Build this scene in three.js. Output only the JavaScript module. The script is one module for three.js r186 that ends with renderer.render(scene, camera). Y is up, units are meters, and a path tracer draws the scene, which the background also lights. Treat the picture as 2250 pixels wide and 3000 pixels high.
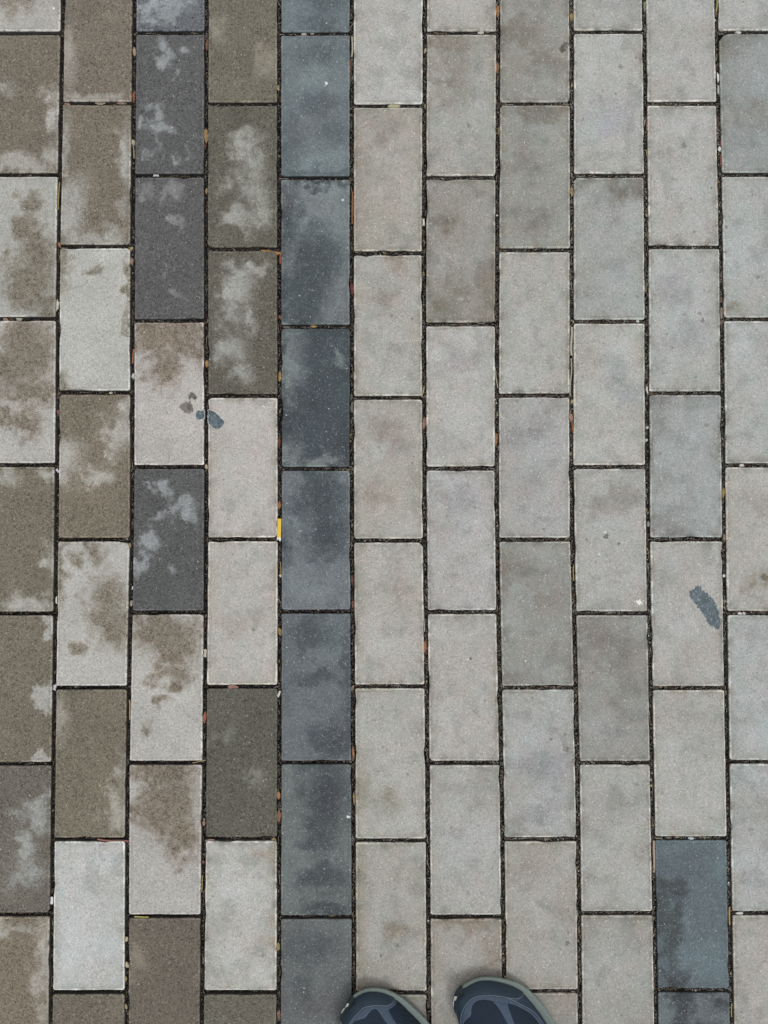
import * as THREE from 'three';
import { mergeGeometries, toCreasedNormals } from 'three/addons/utils/BufferGeometryUtils.js';

// ------------------------------------------------------------------ camera, sky, sun, exposure
const scene = new THREE.Scene();
const camera = new THREE.PerspectiveCamera(64, 0.75, 0.05, 600);
camera.position.set(0, 1.17034, 0);                                   // held out at chest height, looking almost straight down
camera.up.set(0.00148, 0.03145, -0.9995);
camera.lookAt(0.00082, 1.17034 - 0.9995, -0.03145);

const renderer = new THREE.WebGLRenderer({ antialias: true });
renderer.toneMapping = THREE.LinearToneMapping;
renderer.toneMappingExposure = 1.05;
renderer.shadowMap.enabled = true;

function overcastSky() {
  const W = 256, H = 128, d = new Float32Array(W * H * 4);
  for (let y = 0; y < H; y++) for (let x = 0; x < W; x++) {
    const el = Math.max(0, Math.sin((y / (H - 1) - 0.5) * Math.PI));
    const az = (x / W) * Math.PI * 2;
    const cloud = 1 + 0.05 * Math.sin(az * 3 + el * 5) + 0.04 * Math.sin(az * 5 - el * 9 + 1.3);
    const L = (y < H / 2 ? 0.16 : SKY * (1 + 2 * el) / 3) * cloud, i = (y * W + x) * 4;
    d[i] = L * 0.998; d[i + 1] = L; d[i + 2] = L * 1.0; d[i + 3] = 1;
  }
  const t = new THREE.DataTexture(d, W, H, THREE.RGBAFormat, THREE.FloatType);
  t.mapping = THREE.EquirectangularReflectionMapping; t.magFilter = t.minFilter = THREE.LinearFilter; t.wrapS = THREE.RepeatWrapping; t.needsUpdate = true;
  return t;
}
const SKY = 0.98;
scene.background = overcastSky();
scene.environment = scene.background;
const sun = new THREE.DirectionalLight(new THREE.Color(1, 0.98, 0.95), 0.8);
sun.position.set(2.2, 5, 1.7);
sun.castShadow = true; sun.shadow.radius = 26; sun.shadow.mapSize.set(2048, 2048);
Object.assign(sun.shadow.camera, { left: -2, right: 2, top: 2, bottom: -2, near: 0.5, far: 12 });
scene.add(sun, sun.target);

// ------------------------------------------------------------------ helpers
function rng(seed) { let s = seed >>> 0; return () => { s = (s + 0x6d2b79f5) | 0; let t = Math.imul(s ^ (s >>> 15), 1 | s); t = (t + Math.imul(t ^ (t >>> 7), 61 | t)) ^ t; return ((t ^ (t >>> 14)) >>> 0) / 4294967296; }; }
const NT = new Float32Array(65536); { const r = rng(11); for (let i = 0; i < 65536; i++) NT[i] = r() * 2 - 1; }
function vnoise(x, y) {                                              // smooth value noise, -1..1
  const xi = Math.floor(x), yi = Math.floor(y), fx = x - xi, fy = y - yi, u = fx * fx * (3 - 2 * fx), v = fy * fy * (3 - 2 * fy);
  const a = NT[((yi & 255) << 8) | (xi & 255)], b = NT[((yi & 255) << 8) | ((xi + 1) & 255)], c = NT[(((yi + 1) & 255) << 8) | (xi & 255)], e = NT[(((yi + 1) & 255) << 8) | ((xi + 1) & 255)];
  return a + (b - a) * u + (c - a) * v + (a - b - c + e) * u * v;
}
function fbm(x, y, n) { let s = 0, a = 0.5; for (let i = 0; i < n; i++) { s += a * vnoise(x, y); const t = x * 1.62 + y * 1.18; y = y * 1.62 - x * 1.18 + 7.3; x = t + 3.1; a *= 0.5; } return s; }
const clamp01 = (x) => (x < 0 ? 0 : x > 1 ? 1 : x);
const sstep = (a, b, x) => { const t = clamp01((x - a) / (b - a)); return t * t * (3 - 2 * t); };
const used = {};
function numbered(n) { used[n] = (used[n] || 0) + 1; return used[n] === 1 ? n : n + '_' + String(used[n] - 1).padStart(3, '0'); }
function mesh(name, geo, mat, parent) { const m = new THREE.Mesh(geo, mat); m.name = name; m.castShadow = m.receiveShadow = true; parent.add(m); return m; }
function tag(o, label, category, group) { o.userData.label = label; o.userData.category = category; if (group) o.userData.group = group; return o; }
function thing(name, label, category, x, y, z, turn = 0, group) { const o = new THREE.Group(); o.name = numbered(name); o.position.set(x, y, z); o.rotation.y = turn; tag(o, label, category, group); scene.add(o); return o; }
function dataTex(data, w, h, srgb, repeat) {
  const t = new THREE.DataTexture(data, w, h, THREE.RGBAFormat); t.magFilter = THREE.LinearFilter; t.minFilter = THREE.LinearMipmapLinearFilter; t.generateMipmaps = true;
  t.wrapS = t.wrapT = repeat ? THREE.RepeatWrapping : THREE.ClampToEdgeWrapping; if (srgb) t.colorSpace = THREE.SRGBColorSpace; t.needsUpdate = true; return t;
}
const css = (c) => new THREE.Color(c);

// ------------------------------------------------------------------ where the joints run (millimetres on the ground)
const JOINT_X = [
  [-466, -469, -467, -468, -468],
  [-362, -362, -359, -363, -361],
  [-257, -256, -253, -254, -256],
  [-151, -150, -148, -148, -148],
  [-45, -45, -45, -43, -42],
  [62, 59, 59, 62, 63],
  [169, 165, 162, 167, 169],
  [276, 273, 269, 275, 275],
  [382, 381, 378, 380, 382],
  [487, 489, 487, 487, 488],
];
const KNOT_Z = [-784, -406, -37, 326, 681];
const JOINT_Z = [
  [-735, -526, -316, -105, 107, 319, 530],
  [-631, -421, -209, 2, 212, 425, 637],
  [-736, -525, -313, -102, 106, 318, 532],
  [-630, -417, -204, 2, 211, 425, 638],
  [-734, -521, -304, -99, 105, 318, 534],
  [-627, -411, -201, 4, 211, 427, 639],
  [-735, -521, -307, -99, 106, 319, 533],
  [-630, -415, -204, 3, 213, 426, 637],
  [-736, -524, -311, -101, 108, 319, 529],
  [-630, -419, -207, 3, 214, 425, 636],
  [-736, -525, -314, -103, 108, 318, 529],
];
const PITCH = 105.8, ROW = 210.8;
function jointX(i, z) {                                              // joint i lies between column i and column i + 1; outside the measured ones the bond goes on
  if (i < 0) return jointX(0, z) + i * PITCH;
  if (i > 9) return jointX(9, z) + (i - 9) * PITCH;
  const r = JOINT_X[i];
  if (z <= KNOT_Z[0]) return r[0];
  for (let k = 1; k < 5; k++) if (z <= KNOT_Z[k]) return r[k - 1] + (r[k] - r[k - 1]) * (z - KNOT_Z[k - 1]) / (KNOT_Z[k] - KNOT_Z[k - 1]);
  return r[4];
}
function jointZ(c, j) {
  const r = JOINT_Z[c] || (c & 1 ? JOINT_Z[1] : JOINT_Z[0]);
  if (j < 0) return r[0] + j * ROW;
  if (j > 6) return r[6] + (j - 6) * ROW;
  return r[j];
}
const GAPX = 6.2, GAPZ = 5.7;

// ------------------------------------------------------------------ what every visible paver looks like: base colour, overlay colour, overlay patches [u, v, ru, rv]
const BR = [127, 119, 106], DK = [96, 97, 98], DP = [142, 146, 148], OL = [106, 103, 92];
const LOOK = {
  // a: base (bottom row tones include shade from the wearer's body), b: overlay, k: kind of surface, p: overlay patches, bb: the overlay is the worn, pitted part
  '0,0': { k: 'stain', bb: 1, a: [172, 170, 165], b: [146, 138, 126], p: [[0.35, 0.75, 0.28, 0.1], [0.95, 0.6, 0.12, 0.15]], spots: [[-479, -771, 1.6, [240, 240, 240], 1, 0.9]] },
  '0,1': { k: 'stain', a: BR, b: [164, 162, 156], p: [[0.45, 0.93, 0.42, 0.09], [0.25, 0.42, 0.12, 0.06], [0.97, 0.55, 0.09, 0.12], [0.9, 0.85, 0.2, 0.08]] },
  '0,2': { k: 'stain', bb: 1, a: [166, 166, 161], b: [130, 123, 109], p: [[0.62, 0.2, 0.14, 0.06], [0.55, 0.36, 0.14, 0.09], [0.72, 0.55, 0.28, 0.13], [0.62, 0.75, 0.34, 0.17], [0.8, 0.93, 0.25, 0.09]] },
  '0,3': { k: 'stain', bb: 1, a: [176, 174, 170], b: [132, 122, 108], p: [[0.6, 0.22, 0.36, 0.2], [0.35, 0.3, 0.3, 0.2], [0.68, 0.5, 0.28, 0.07], [0.62, 0.72, 0.18, 0.09], [0.3, 0.66, 0.1, 0.05]] },
  '0,4': { k: 'stain', a: [126, 120, 105], b: [164, 163, 157], p: [[0.7, 0.97, 0.34, 0.08], [0.98, 0.72, 0.08, 0.12], [0.3, 0.06, 0.16, 0.06], [0.95, 0.05, 0.12, 0.04]] },
  '0,5': { k: 'stain', a: [126, 119, 105], b: [168, 168, 163], p: [[0.95, 0.57, 0.3, 0.1], [0.92, 0.99, 0.28, 0.06], [0.95, 0.1, 0.12, 0.05]], soft: 0.2 },
  '0,6': { k: 'stain', a: [117, 112, 103], b: [150, 153, 151], p: [[0.8, 0.33, 0.2, 0.09], [0.72, 0.72, 0.22, 0.08], [0.68, 0.55, 0.1, 0.05], [0.9, 0.2, 0.08, 0.06]] },
  '0,7': { k: 'stain', a: [134, 124, 108], b: [162, 158, 150], p: [[0.55, 0.1, 0.3, 0.04], [0.93, 0.45, 0.1, 0.4], [0.2, 0.06, 0.2, 0.06]] },
  '1,0': { k: 'stain', a: [129, 120, 108], b: [154, 150, 142], p: [[0.03, 0.7, 0.1, 0.3], [0.5, 1.0, 0.5, 0.05]], cracks: [[-425, -690, 0.4, 16], [-415, -680, 1.7, 14], [-440, -676, 2.4, 10]] },
  '1,1': { k: 'stain', a: [129, 120, 106], b: [166, 166, 161], p: [[0.1, 0.76, 0.25, 0.24], [0.45, 0.97, 0.5, 0.08], [0.95, 0.45, 0.1, 0.28], [0.02, 0.35, 0.06, 0.3]] },
  '1,2': { k: 'stain', bb: 1, a: [180, 180, 175], b: [140, 134, 118], p: [[0.52, 0.17, 0.08, 0.03], [0.0, 0.12, 0.1, 0.16], [1.0, 0.3, 0.05, 0.22], [0.05, 0.97, 0.1, 0.05]] },
  '1,3': { k: 'stain', a: [132, 123, 108], b: [170, 168, 162], p: [[0.86, 0.26, 0.18, 0.12], [0.1, 0.44, 0.18, 0.13], [0.58, 0.56, 0.16, 0.05], [0.97, 0.1, 0.08, 0.12]] },
  '1,4': { k: 'stain', bb: 1, chip: { k: 1, r: [16, 6] }, label: 'light paver with brown stains and a broken top right corner', a: [174, 173, 168], b: [134, 126, 111], p: [[0.68, 0.4, 0.24, 0.15], [0.82, 0.6, 0.2, 0.12], [0.48, 0.08, 0.15, 0.06], [0.3, 0.75, 0.09, 0.04], [0.02, 0.12, 0.06, 0.2]] },
  '1,5': { k: 'stain', a: [127, 120, 105], b: [156, 153, 144], p: [[0.04, 0.16, 0.12, 0.14], [0.92, 0.86, 0.12, 0.12], [0.95, 0.55, 0.06, 0.1]] },
  '1,6': { k: 'light', a: [185, 186, 185], b: [185, 186, 185] },
  '1,7': { k: 'stain', a: [121, 114, 101], b: [140, 134, 122], p: [[0.2, 0.3, 0.1, 0.06]] },
  '2,0': { k: 'char', a: [106, 110, 115], b: [150, 156, 160], p: [[0.45, 0.84, 0.3, 0.08], [0.7, 0.72, 0.2, 0.1], [0.25, 0.93, 0.12, 0.04]] },
  '2,1': { k: 'char', a: [94, 95, 96], b: DP, p: [[0.42, 0.15, 0.07, 0.06], [0.68, 0.12, 0.06, 0.03], [0.58, 0.28, 0.05, 0.03], [0.32, 0.56, 0.08, 0.04], [0.42, 0.68, 0.12, 0.035], [0.26, 0.8, 0.07, 0.08], [0.14, 0.62, 0.05, 0.03], [0.68, 0.88, 0.12, 0.04], [0.36, 0.9, 0.05, 0.03]] },
  '2,2': { k: 'char', a: [94, 94, 95], b: [124, 125, 126], p: [[0.14, 0.09, 0.08, 0.04], [0.55, 0.1, 0.14, 0.05], [0.48, 0.68, 0.05, 0.03], [0.6, 0.33, 0.05, 0.03], [0.6, 0.85, 0.06, 0.03]] },
  '2,3': { k: 'stain', bb: 1, a: [178, 174, 171], b: [134, 122, 108], p: [[0.45, 0.1, 0.5, 0.13], [0.42, 0.3, 0.24, 0.12], [0.95, 0.16, 0.16, 0.1]], label: 'light paver with a brown stained upper end' },
  '2,4': { k: 'char', a: [90, 91, 92], b: [140, 144, 147], p: [[0.46, 0.13, 0.06, 0.05], [0.65, 0.24, 0.2, 0.05], [0.82, 0.34, 0.06, 0.08], [0.4, 0.33, 0.1, 0.05], [0.26, 0.52, 0.1, 0.06], [0.16, 0.66, 0.07, 0.05], [0.54, 0.68, 0.06, 0.03], [0.22, 0.13, 0.06, 0.02]] },
  '2,5': { k: 'stain', bb: 1, a: [176, 174, 170], b: [130, 120, 106], p: [[0.4, 0.12, 0.5, 0.14], [0.6, 0.24, 0.26, 0.1], [0.6, 0.42, 0.22, 0.05], [0.45, 0.6, 0.08, 0.03], [0.2, 0.78, 0.06, 0.03]], label: 'light paver with a brown stained upper end' },
  '2,6': { k: 'stain', bb: 1, a: [172, 170, 166], b: [129, 118, 104], p: [[0.55, 0.2, 0.32, 0.22], [0.4, 0.36, 0.28, 0.12], [0.72, 0.47, 0.2, 0.12], [0.5, 0.05, 0.4, 0.08]], label: 'light paver with a brown stained upper half', spots: [[-272, 490, 3, [142, 144, 144], 1, 0.35], [-262, 482, 5, [150, 152, 152], 1, 0.3]] },
  '2,7': { k: 'stain', a: [114, 107, 96], b: [128, 120, 108], p: [[0.1, 0.3, 0.1, 0.08]], cracks: [[-222, 620, 1.6, 18], [-280, 560, 0.6, 14], [-262, 566, 0.2, 18]] },
  '3,0': { k: 'stain', a: [121, 116, 103], b: [138, 133, 121], p: [[0.8, 0.75, 0.2, 0.1], [0.15, 0.5, 0.1, 0.1]] },
  '3,1': { k: 'stain', a: OL, b: [154, 155, 149], p: [[0.58, 0.24, 0.16, 0.07], [0.66, 0.42, 0.2, 0.12], [0.56, 0.6, 0.24, 0.12], [0.46, 0.76, 0.2, 0.08], [0.72, 0.76, 0.12, 0.08]] },
  '3,2': { k: 'stain', a: [106, 102, 92], b: [154, 155, 150], p: [[0.42, 0.14, 0.16, 0.05], [0.42, 0.28, 0.18, 0.1], [0.3, 0.46, 0.2, 0.1], [0.34, 0.66, 0.22, 0.12], [0.46, 0.84, 0.16, 0.07], [0.7, 0.14, 0.1, 0.04], [0.62, 0.5, 0.08, 0.05]] },
  '3,3': { k: 'light', a: [180, 175, 171], b: [180, 175, 171] },
  '3,4': { k: 'light', a: [177, 174, 169], b: [164, 158, 151], p: [[0.25, 0.2, 0.1, 0.1], [0.45, 0.6, 0.2, 0.08]] },
  '3,5': { k: 'stain', a: [101, 99, 89], b: [122, 122, 115], p: [[0.25, 0.33, 0.14, 0.05], [0.7, 0.6, 0.1, 0.05]] },
  '3,6': { k: 'light', a: [178, 177, 173], b: [150, 142, 130], p: [[0.98, 0.1, 0.1, 0.06], [0.98, 0.62, 0.06, 0.03]] },
  '3,7': { k: 'stain', a: [113, 109, 98], b: [122, 120, 110], p: [[0.4, 0.3, 0.2, 0.1]] },
  '4,0': { k: 'slate', a: [103, 116, 121], b: [76, 86, 90], p: [[0.7, 0.75, 0.25, 0.1], [0.55, 0.93, 0.25, 0.06]] },
  '4,1': { k: 'slate', a: [105, 116, 120], b: [82, 92, 97], p: [[0.6, 0.12, 0.3, 0.08], [0.55, 0.5, 0.25, 0.06], [0.1, 0.78, 0.15, 0.2], [0.75, 0.68, 0.16, 0.08], [0.5, 1.0, 0.6, 0.04]], spots: [[-82, -660, 2.2, [226, 230, 230], 1, 0.8]] },
  '4,2': { k: 'slate', a: [110, 118, 121], b: [57, 65, 71], p: [[0.46, 0.58, 0.36, 0.2], [0.35, 0.74, 0.34, 0.18], [0.5, 0.02, 0.45, 0.03], [0.3, 0.92, 0.3, 0.1], [0.1, 0.3, 0.14, 0.2]], spots: [[-58, -488, 1.6, [222, 226, 226], 1, 0.8]] },
  '4,3': { k: 'slate', a: [60, 69, 75], b: [118, 127, 127], p: [[0.14, 0.2, 0.16, 0.22], [0.12, 0.42, 0.12, 0.12], [0.1, 0.92, 0.16, 0.1], [0.82, 0.22, 0.06, 0.03], [0.6, 0.97, 0.3, 0.05]] },
  '4,4': { k: 'slate', a: [107, 115, 120], b: [57, 65, 71], p: [[0.56, 0.2, 0.32, 0.22], [0.64, 0.42, 0.3, 0.18], [0.03, 0.56, 0.08, 0.1]] },
  '4,5': { k: 'slate', a: [98, 106, 110], b: [66, 73, 79], p: [[0.4, 0.16, 0.3, 0.1], [0.5, 0.45, 0.34, 0.05], [0.7, 0.85, 0.36, 0.1], [0.95, 0.5, 0.1, 0.3]] },
  '4,6': { k: 'slate', a: [100, 108, 107], b: [60, 66, 71], p: [[0.62, 0.2, 0.3, 0.26], [0.56, 0.46, 0.2, 0.12], [0.6, 0.74, 0.32, 0.1], [0.7, 0.95, 0.3, 0.06]], spots: [[-50, 394, 2.0, [232, 232, 232], 1.2, 0.9]] },
  '4,7': { k: 'slate', a: [95, 99, 99], b: [72, 78, 82], p: [[0.45, 0.2, 0.3, 0.1], [0.3, 0.5, 0.1, 0.1]] },
  '5,0': { k: 'light', a: [176, 175, 172], b: [176, 175, 172] },
  '5,1': { k: 'light', a: [166, 162, 155], b: [150, 142, 134], p: [[0.05, 0.6, 0.1, 0.25], [0.4, 0.12, 0.3, 0.1]] },
  '5,2': { k: 'light', a: [171, 169, 164], b: [148, 142, 133], p: [[0.45, 0.32, 0.22, 0.08], [0.7, 0.1, 0.1, 0.06]] },
  '5,3': { k: 'light', a: [171, 168, 162], b: [152, 144, 136], p: [[0.4, 0.2, 0.3, 0.08], [0.35, 0.68, 0.25, 0.08], [0.7, 0.32, 0.12, 0.08]] },
  '5,4': { k: 'light', a: [174, 171, 166], b: [154, 147, 138], p: [[0.02, 0.3, 0.06, 0.2], [0.6, 0.36, 0.12, 0.1]] },
  '5,5': { k: 'light', a: [168, 166, 160], b: [128, 121, 106], p: [[0.45, 0.74, 0.08, 0.035], [0.06, 0.69, 0.06, 0.05]] },
  '5,6': { k: 'light', a: [163, 161, 155], b: [138, 131, 119], p: [[0.62, 0.6, 0.16, 0.05], [0.0, 0.5, 0.07, 0.4], [0.1, 0.95, 0.1, 0.06]] },
  '5,7': { k: 'light', a: [152, 150, 144], b: [152, 150, 144] },
  '6,0': { k: 'light', a: [175, 172, 167], b: [160, 156, 150], p: [[0.2, 0.6, 0.2, 0.1]] },
  '6,1': { k: 'light', a: [163, 162, 157], b: [132, 125, 115], p: [[0.35, 0.08, 0.3, 0.09], [0.42, 0.33, 0.12, 0.12], [0.45, 0.18, 0.12, 0.1]] },
  '6,2': { k: 'light', a: [153, 150, 145], b: [122, 117, 107], p: [[0.45, 0.78, 0.2, 0.1], [0.2, 0.9, 0.24, 0.1], [0.9, 0.8, 0.16, 0.14], [0.3, 0.3, 0.2, 0.08]], spots: [[112, -344, 3, [182, 180, 172], 1, 0.4]] },
  '6,3': { k: 'light', a: [176, 174, 171], b: [158, 155, 154], p: [[0.25, 0.82, 0.14, 0.06], [0.55, 0.25, 0.2, 0.06]] },
  '6,4': { k: 'light', a: [173, 171, 170], b: [160, 157, 157], p: [[0.5, 0.2, 0.2, 0.08]] },
  '6,5': { k: 'light', a: [173, 170, 166], b: [173, 170, 166], spots: [[124, 172, 1.3, [60, 60, 58], 1, 0.8], [120, 173, 1.4, [216, 214, 210], 1, 0.7], [131, 246, 3, [130, 126, 120], 1, 0.35]] },
  '6,6': { k: 'light', a: [167, 166, 163], b: [167, 166, 163] },
  '6,7': { k: 'light', a: [160, 156, 150], b: [140, 132, 122], p: [[0.5, 0.02, 0.5, 0.05], [0.95, 0.3, 0.1, 0.2]] },
  '7,0': { k: 'light', a: [150, 149, 144], b: [124, 119, 110], p: [[0.3, 0.5, 0.3, 0.1], [0.6, 0.7, 0.2, 0.08]], spots: [[263, -712, 5.5, [88, 85, 80], 1, 0.7], [266, -718, 4, [94, 91, 86], 1, 0.6]], label: 'grey paver with a round dark spot near its right edge' },
  '7,1': { k: 'light', a: [149, 149, 144], b: [126, 122, 114], p: [[0.6, 0.05, 0.5, 0.05], [0.35, 0.4, 0.16, 0.08], [0.5, 0.8, 0.2, 0.08]] },
  '7,2': { k: 'light', a: [170, 169, 165], b: [170, 169, 165] },
  '7,3': { k: 'light', a: [166, 165, 164], b: [146, 144, 143], p: [[0.2, 0.3, 0.16, 0.07], [0.6, 0.2, 0.12, 0.06], [0.4, 0.6, 0.12, 0.06]] },
  '7,4': { k: 'light', a: [147, 147, 143], b: [128, 123, 117], p: [[0.7, 0.38, 0.12, 0.07], [0.2, 0.2, 0.2, 0.08], [0.15, 0.94, 0.2, 0.06]] },
  '7,5': { k: 'light', a: [164, 164, 162], b: [148, 147, 148], p: [[0.6, 0.55, 0.3, 0.1], [0.4, 0.85, 0.2, 0.06]], spots: [[237, 285, 2.6, [112, 108, 102], 1, 0.45], [258, 300, 4.4, [112, 106, 98], 1, 0.4], [257, 279, 2.2, [118, 114, 108], 1, 0.4]] },
  '7,6': { k: 'light', a: [162, 159, 153], b: [150, 145, 138], p: [[0.3, 0.2, 0.2, 0.1]], spots: [[258, 570, 3.0, [104, 101, 96], 1, 0.5], [272, 613, 2.2, [108, 104, 99], 1, 0.5]] },
  '7,7': { k: 'light', a: [154, 151, 145], b: [154, 151, 145] },
  '8,0': { k: 'light', a: [170, 170, 168], b: [170, 170, 168] },
  '8,1': { k: 'light', a: [173, 173, 170], b: [160, 160, 162], p: [[0.5, 0.6, 0.3, 0.12]], spots: [[368, -697, 1.8, [120, 116, 110], 1, 0.6], [338, -644, 1.3, [108, 112, 100], 1, 0.6]] },
  '8,2': { k: 'light', a: [159, 161, 159], b: [126, 123, 117], p: [[0.8, 0.06, 0.34, 0.08], [0.1, 0.05, 0.2, 0.04]] },
  '8,3': { k: 'light', a: [173, 172, 168], b: [150, 150, 150], p: [[0.82, 0.5, 0.1, 0.05], [0.55, 0.42, 0.06, 0.03]] },
  '8,4': { k: 'light', a: [168, 167, 164], b: [140, 136, 130], p: [[0.65, 0.2, 0.24, 0.07], [0.35, 0.24, 0.16, 0.04]], spots: [[318, -2, 4, [92, 90, 86], 1, 0.5], [317, -7, 2.2, [214, 212, 208], 1, 0.6], [336, 9, 2.2, [110, 107, 102], 1, 0.5], [308, 24, 1.6, [214, 213, 210], 1, 0.6]] },
  '8,5': { k: 'light', a: [149, 148, 145], b: [128, 124, 118], p: [[0.6, 0.28, 0.26, 0.12], [0.65, 0.46, 0.16, 0.1], [0.3, 0.15, 0.3, 0.1]] },
  '8,6': { k: 'light', a: [165, 164, 160], b: [152, 150, 147], p: [[0.5, 0.3, 0.2, 0.1]] },
  '8,7': { k: 'light', a: [160, 159, 155], b: [138, 133, 126], p: [[0.78, 0.05, 0.1, 0.05], [0.1, 0.05, 0.1, 0.05]] },
  '9,0': { k: 'light', a: [170, 169, 166], b: [170, 169, 166] },
  '9,1': { k: 'light', a: [171, 170, 167], b: [171, 170, 167], spots: [[437, -568, 4.2, [118, 116, 112], 0.7, 0.5], [476, -506, 1.6, [100, 98, 94], 1, 0.5], [450, -442, 2.2, [120, 117, 112], 1, 0.5]] },
  '9,2': { k: 'light', a: [170, 171, 169], b: [152, 152, 152], p: [[0.6, 0.65, 0.16, 0.06], [0.35, 0.3, 0.16, 0.08]], spots: [[460, -312, 3.2, [112, 109, 104], 0.8, 0.5], [456, -322, 2.4, [124, 121, 116], 1, 0.5]] },
  '9,3': { k: 'light', a: [157, 159, 158], b: [128, 128, 127], p: [[0.1, 0.06, 0.16, 0.07], [0.3, 0.92, 0.14, 0.06]] },
  '9,4': { k: 'light', a: [170, 168, 165], b: [152, 150, 147], p: [[0.15, 0.22, 0.06, 0.04]] },
  '9,5': { k: 'light', a: [168, 167, 163], b: [156, 154, 150], p: [[0.7, 0.3, 0.1, 0.06]] },
  '9,6': { k: 'slate', a: [89, 104, 111], b: [60, 66, 69], p: [[0.26, 0.34, 0.14, 0.1], [0.32, 0.5, 0.1, 0.07], [0.22, 0.62, 0.14, 0.1], [0.2, 0.93, 0.24, 0.07], [0.05, 0.45, 0.1, 0.2], [0.1, 0.75, 0.12, 0.14]], soft: 0.34 },
  '9,7': { k: 'slate', a: [94, 103, 107], b: [54, 60, 65], p: [[0.36, 0.08, 0.14, 0.1], [0.3, 0.24, 0.1, 0.1], [0.85, 0.06, 0.16, 0.05], [0.6, 0.3, 0.2, 0.1]], soft: 0.34 },
  '10,0': { k: 'light', a: [172, 172, 170], b: [172, 172, 170] },
  '10,1': { k: 'light', a: [147, 150, 149], b: [124, 122, 117], p: [[0.1, 0.05, 0.2, 0.07], [0.5, 0.55, 0.1, 0.04]], chip: { k: 0, r: [11, 13] }, label: 'cool grey paver with a broken top left corner' },
  '10,2': { k: 'light', a: [168, 170, 168], b: [134, 130, 120], p: [[0.06, 0.97, 0.2, 0.04]], spots: [[496, -448, 2.2, [112, 110, 106], 1, 0.5], [494, -412, 1.8, [112, 110, 106], 1, 0.5], [541, -376, 3, [120, 116, 112], 1, 0.4]] },
  '10,3': { k: 'light', a: [170, 171, 169], b: [170, 171, 169] },
  '10,4': { k: 'light', a: [172, 170, 166], b: [126, 119, 106], p: [[0.55, 0.78, 0.16, 0.06]], spots: [[544, 57, 5, [88, 80, 68], 1, 0.4]] },
  '10,5': { k: 'light', a: [168, 169, 168], b: [168, 169, 168] },
  '10,6': { k: 'light', a: [166, 167, 166], b: [150, 149, 146], p: [[0.5, 0.3, 0.2, 0.08]] },
  '10,7': { k: 'light', a: [165, 162, 158], b: [165, 162, 158] },
};
const TONE = [[172, 171, 168], [164, 163, 160], [168, 165, 160], [154, 152, 147], [174, 172, 168], [162, 164, 164]];

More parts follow.
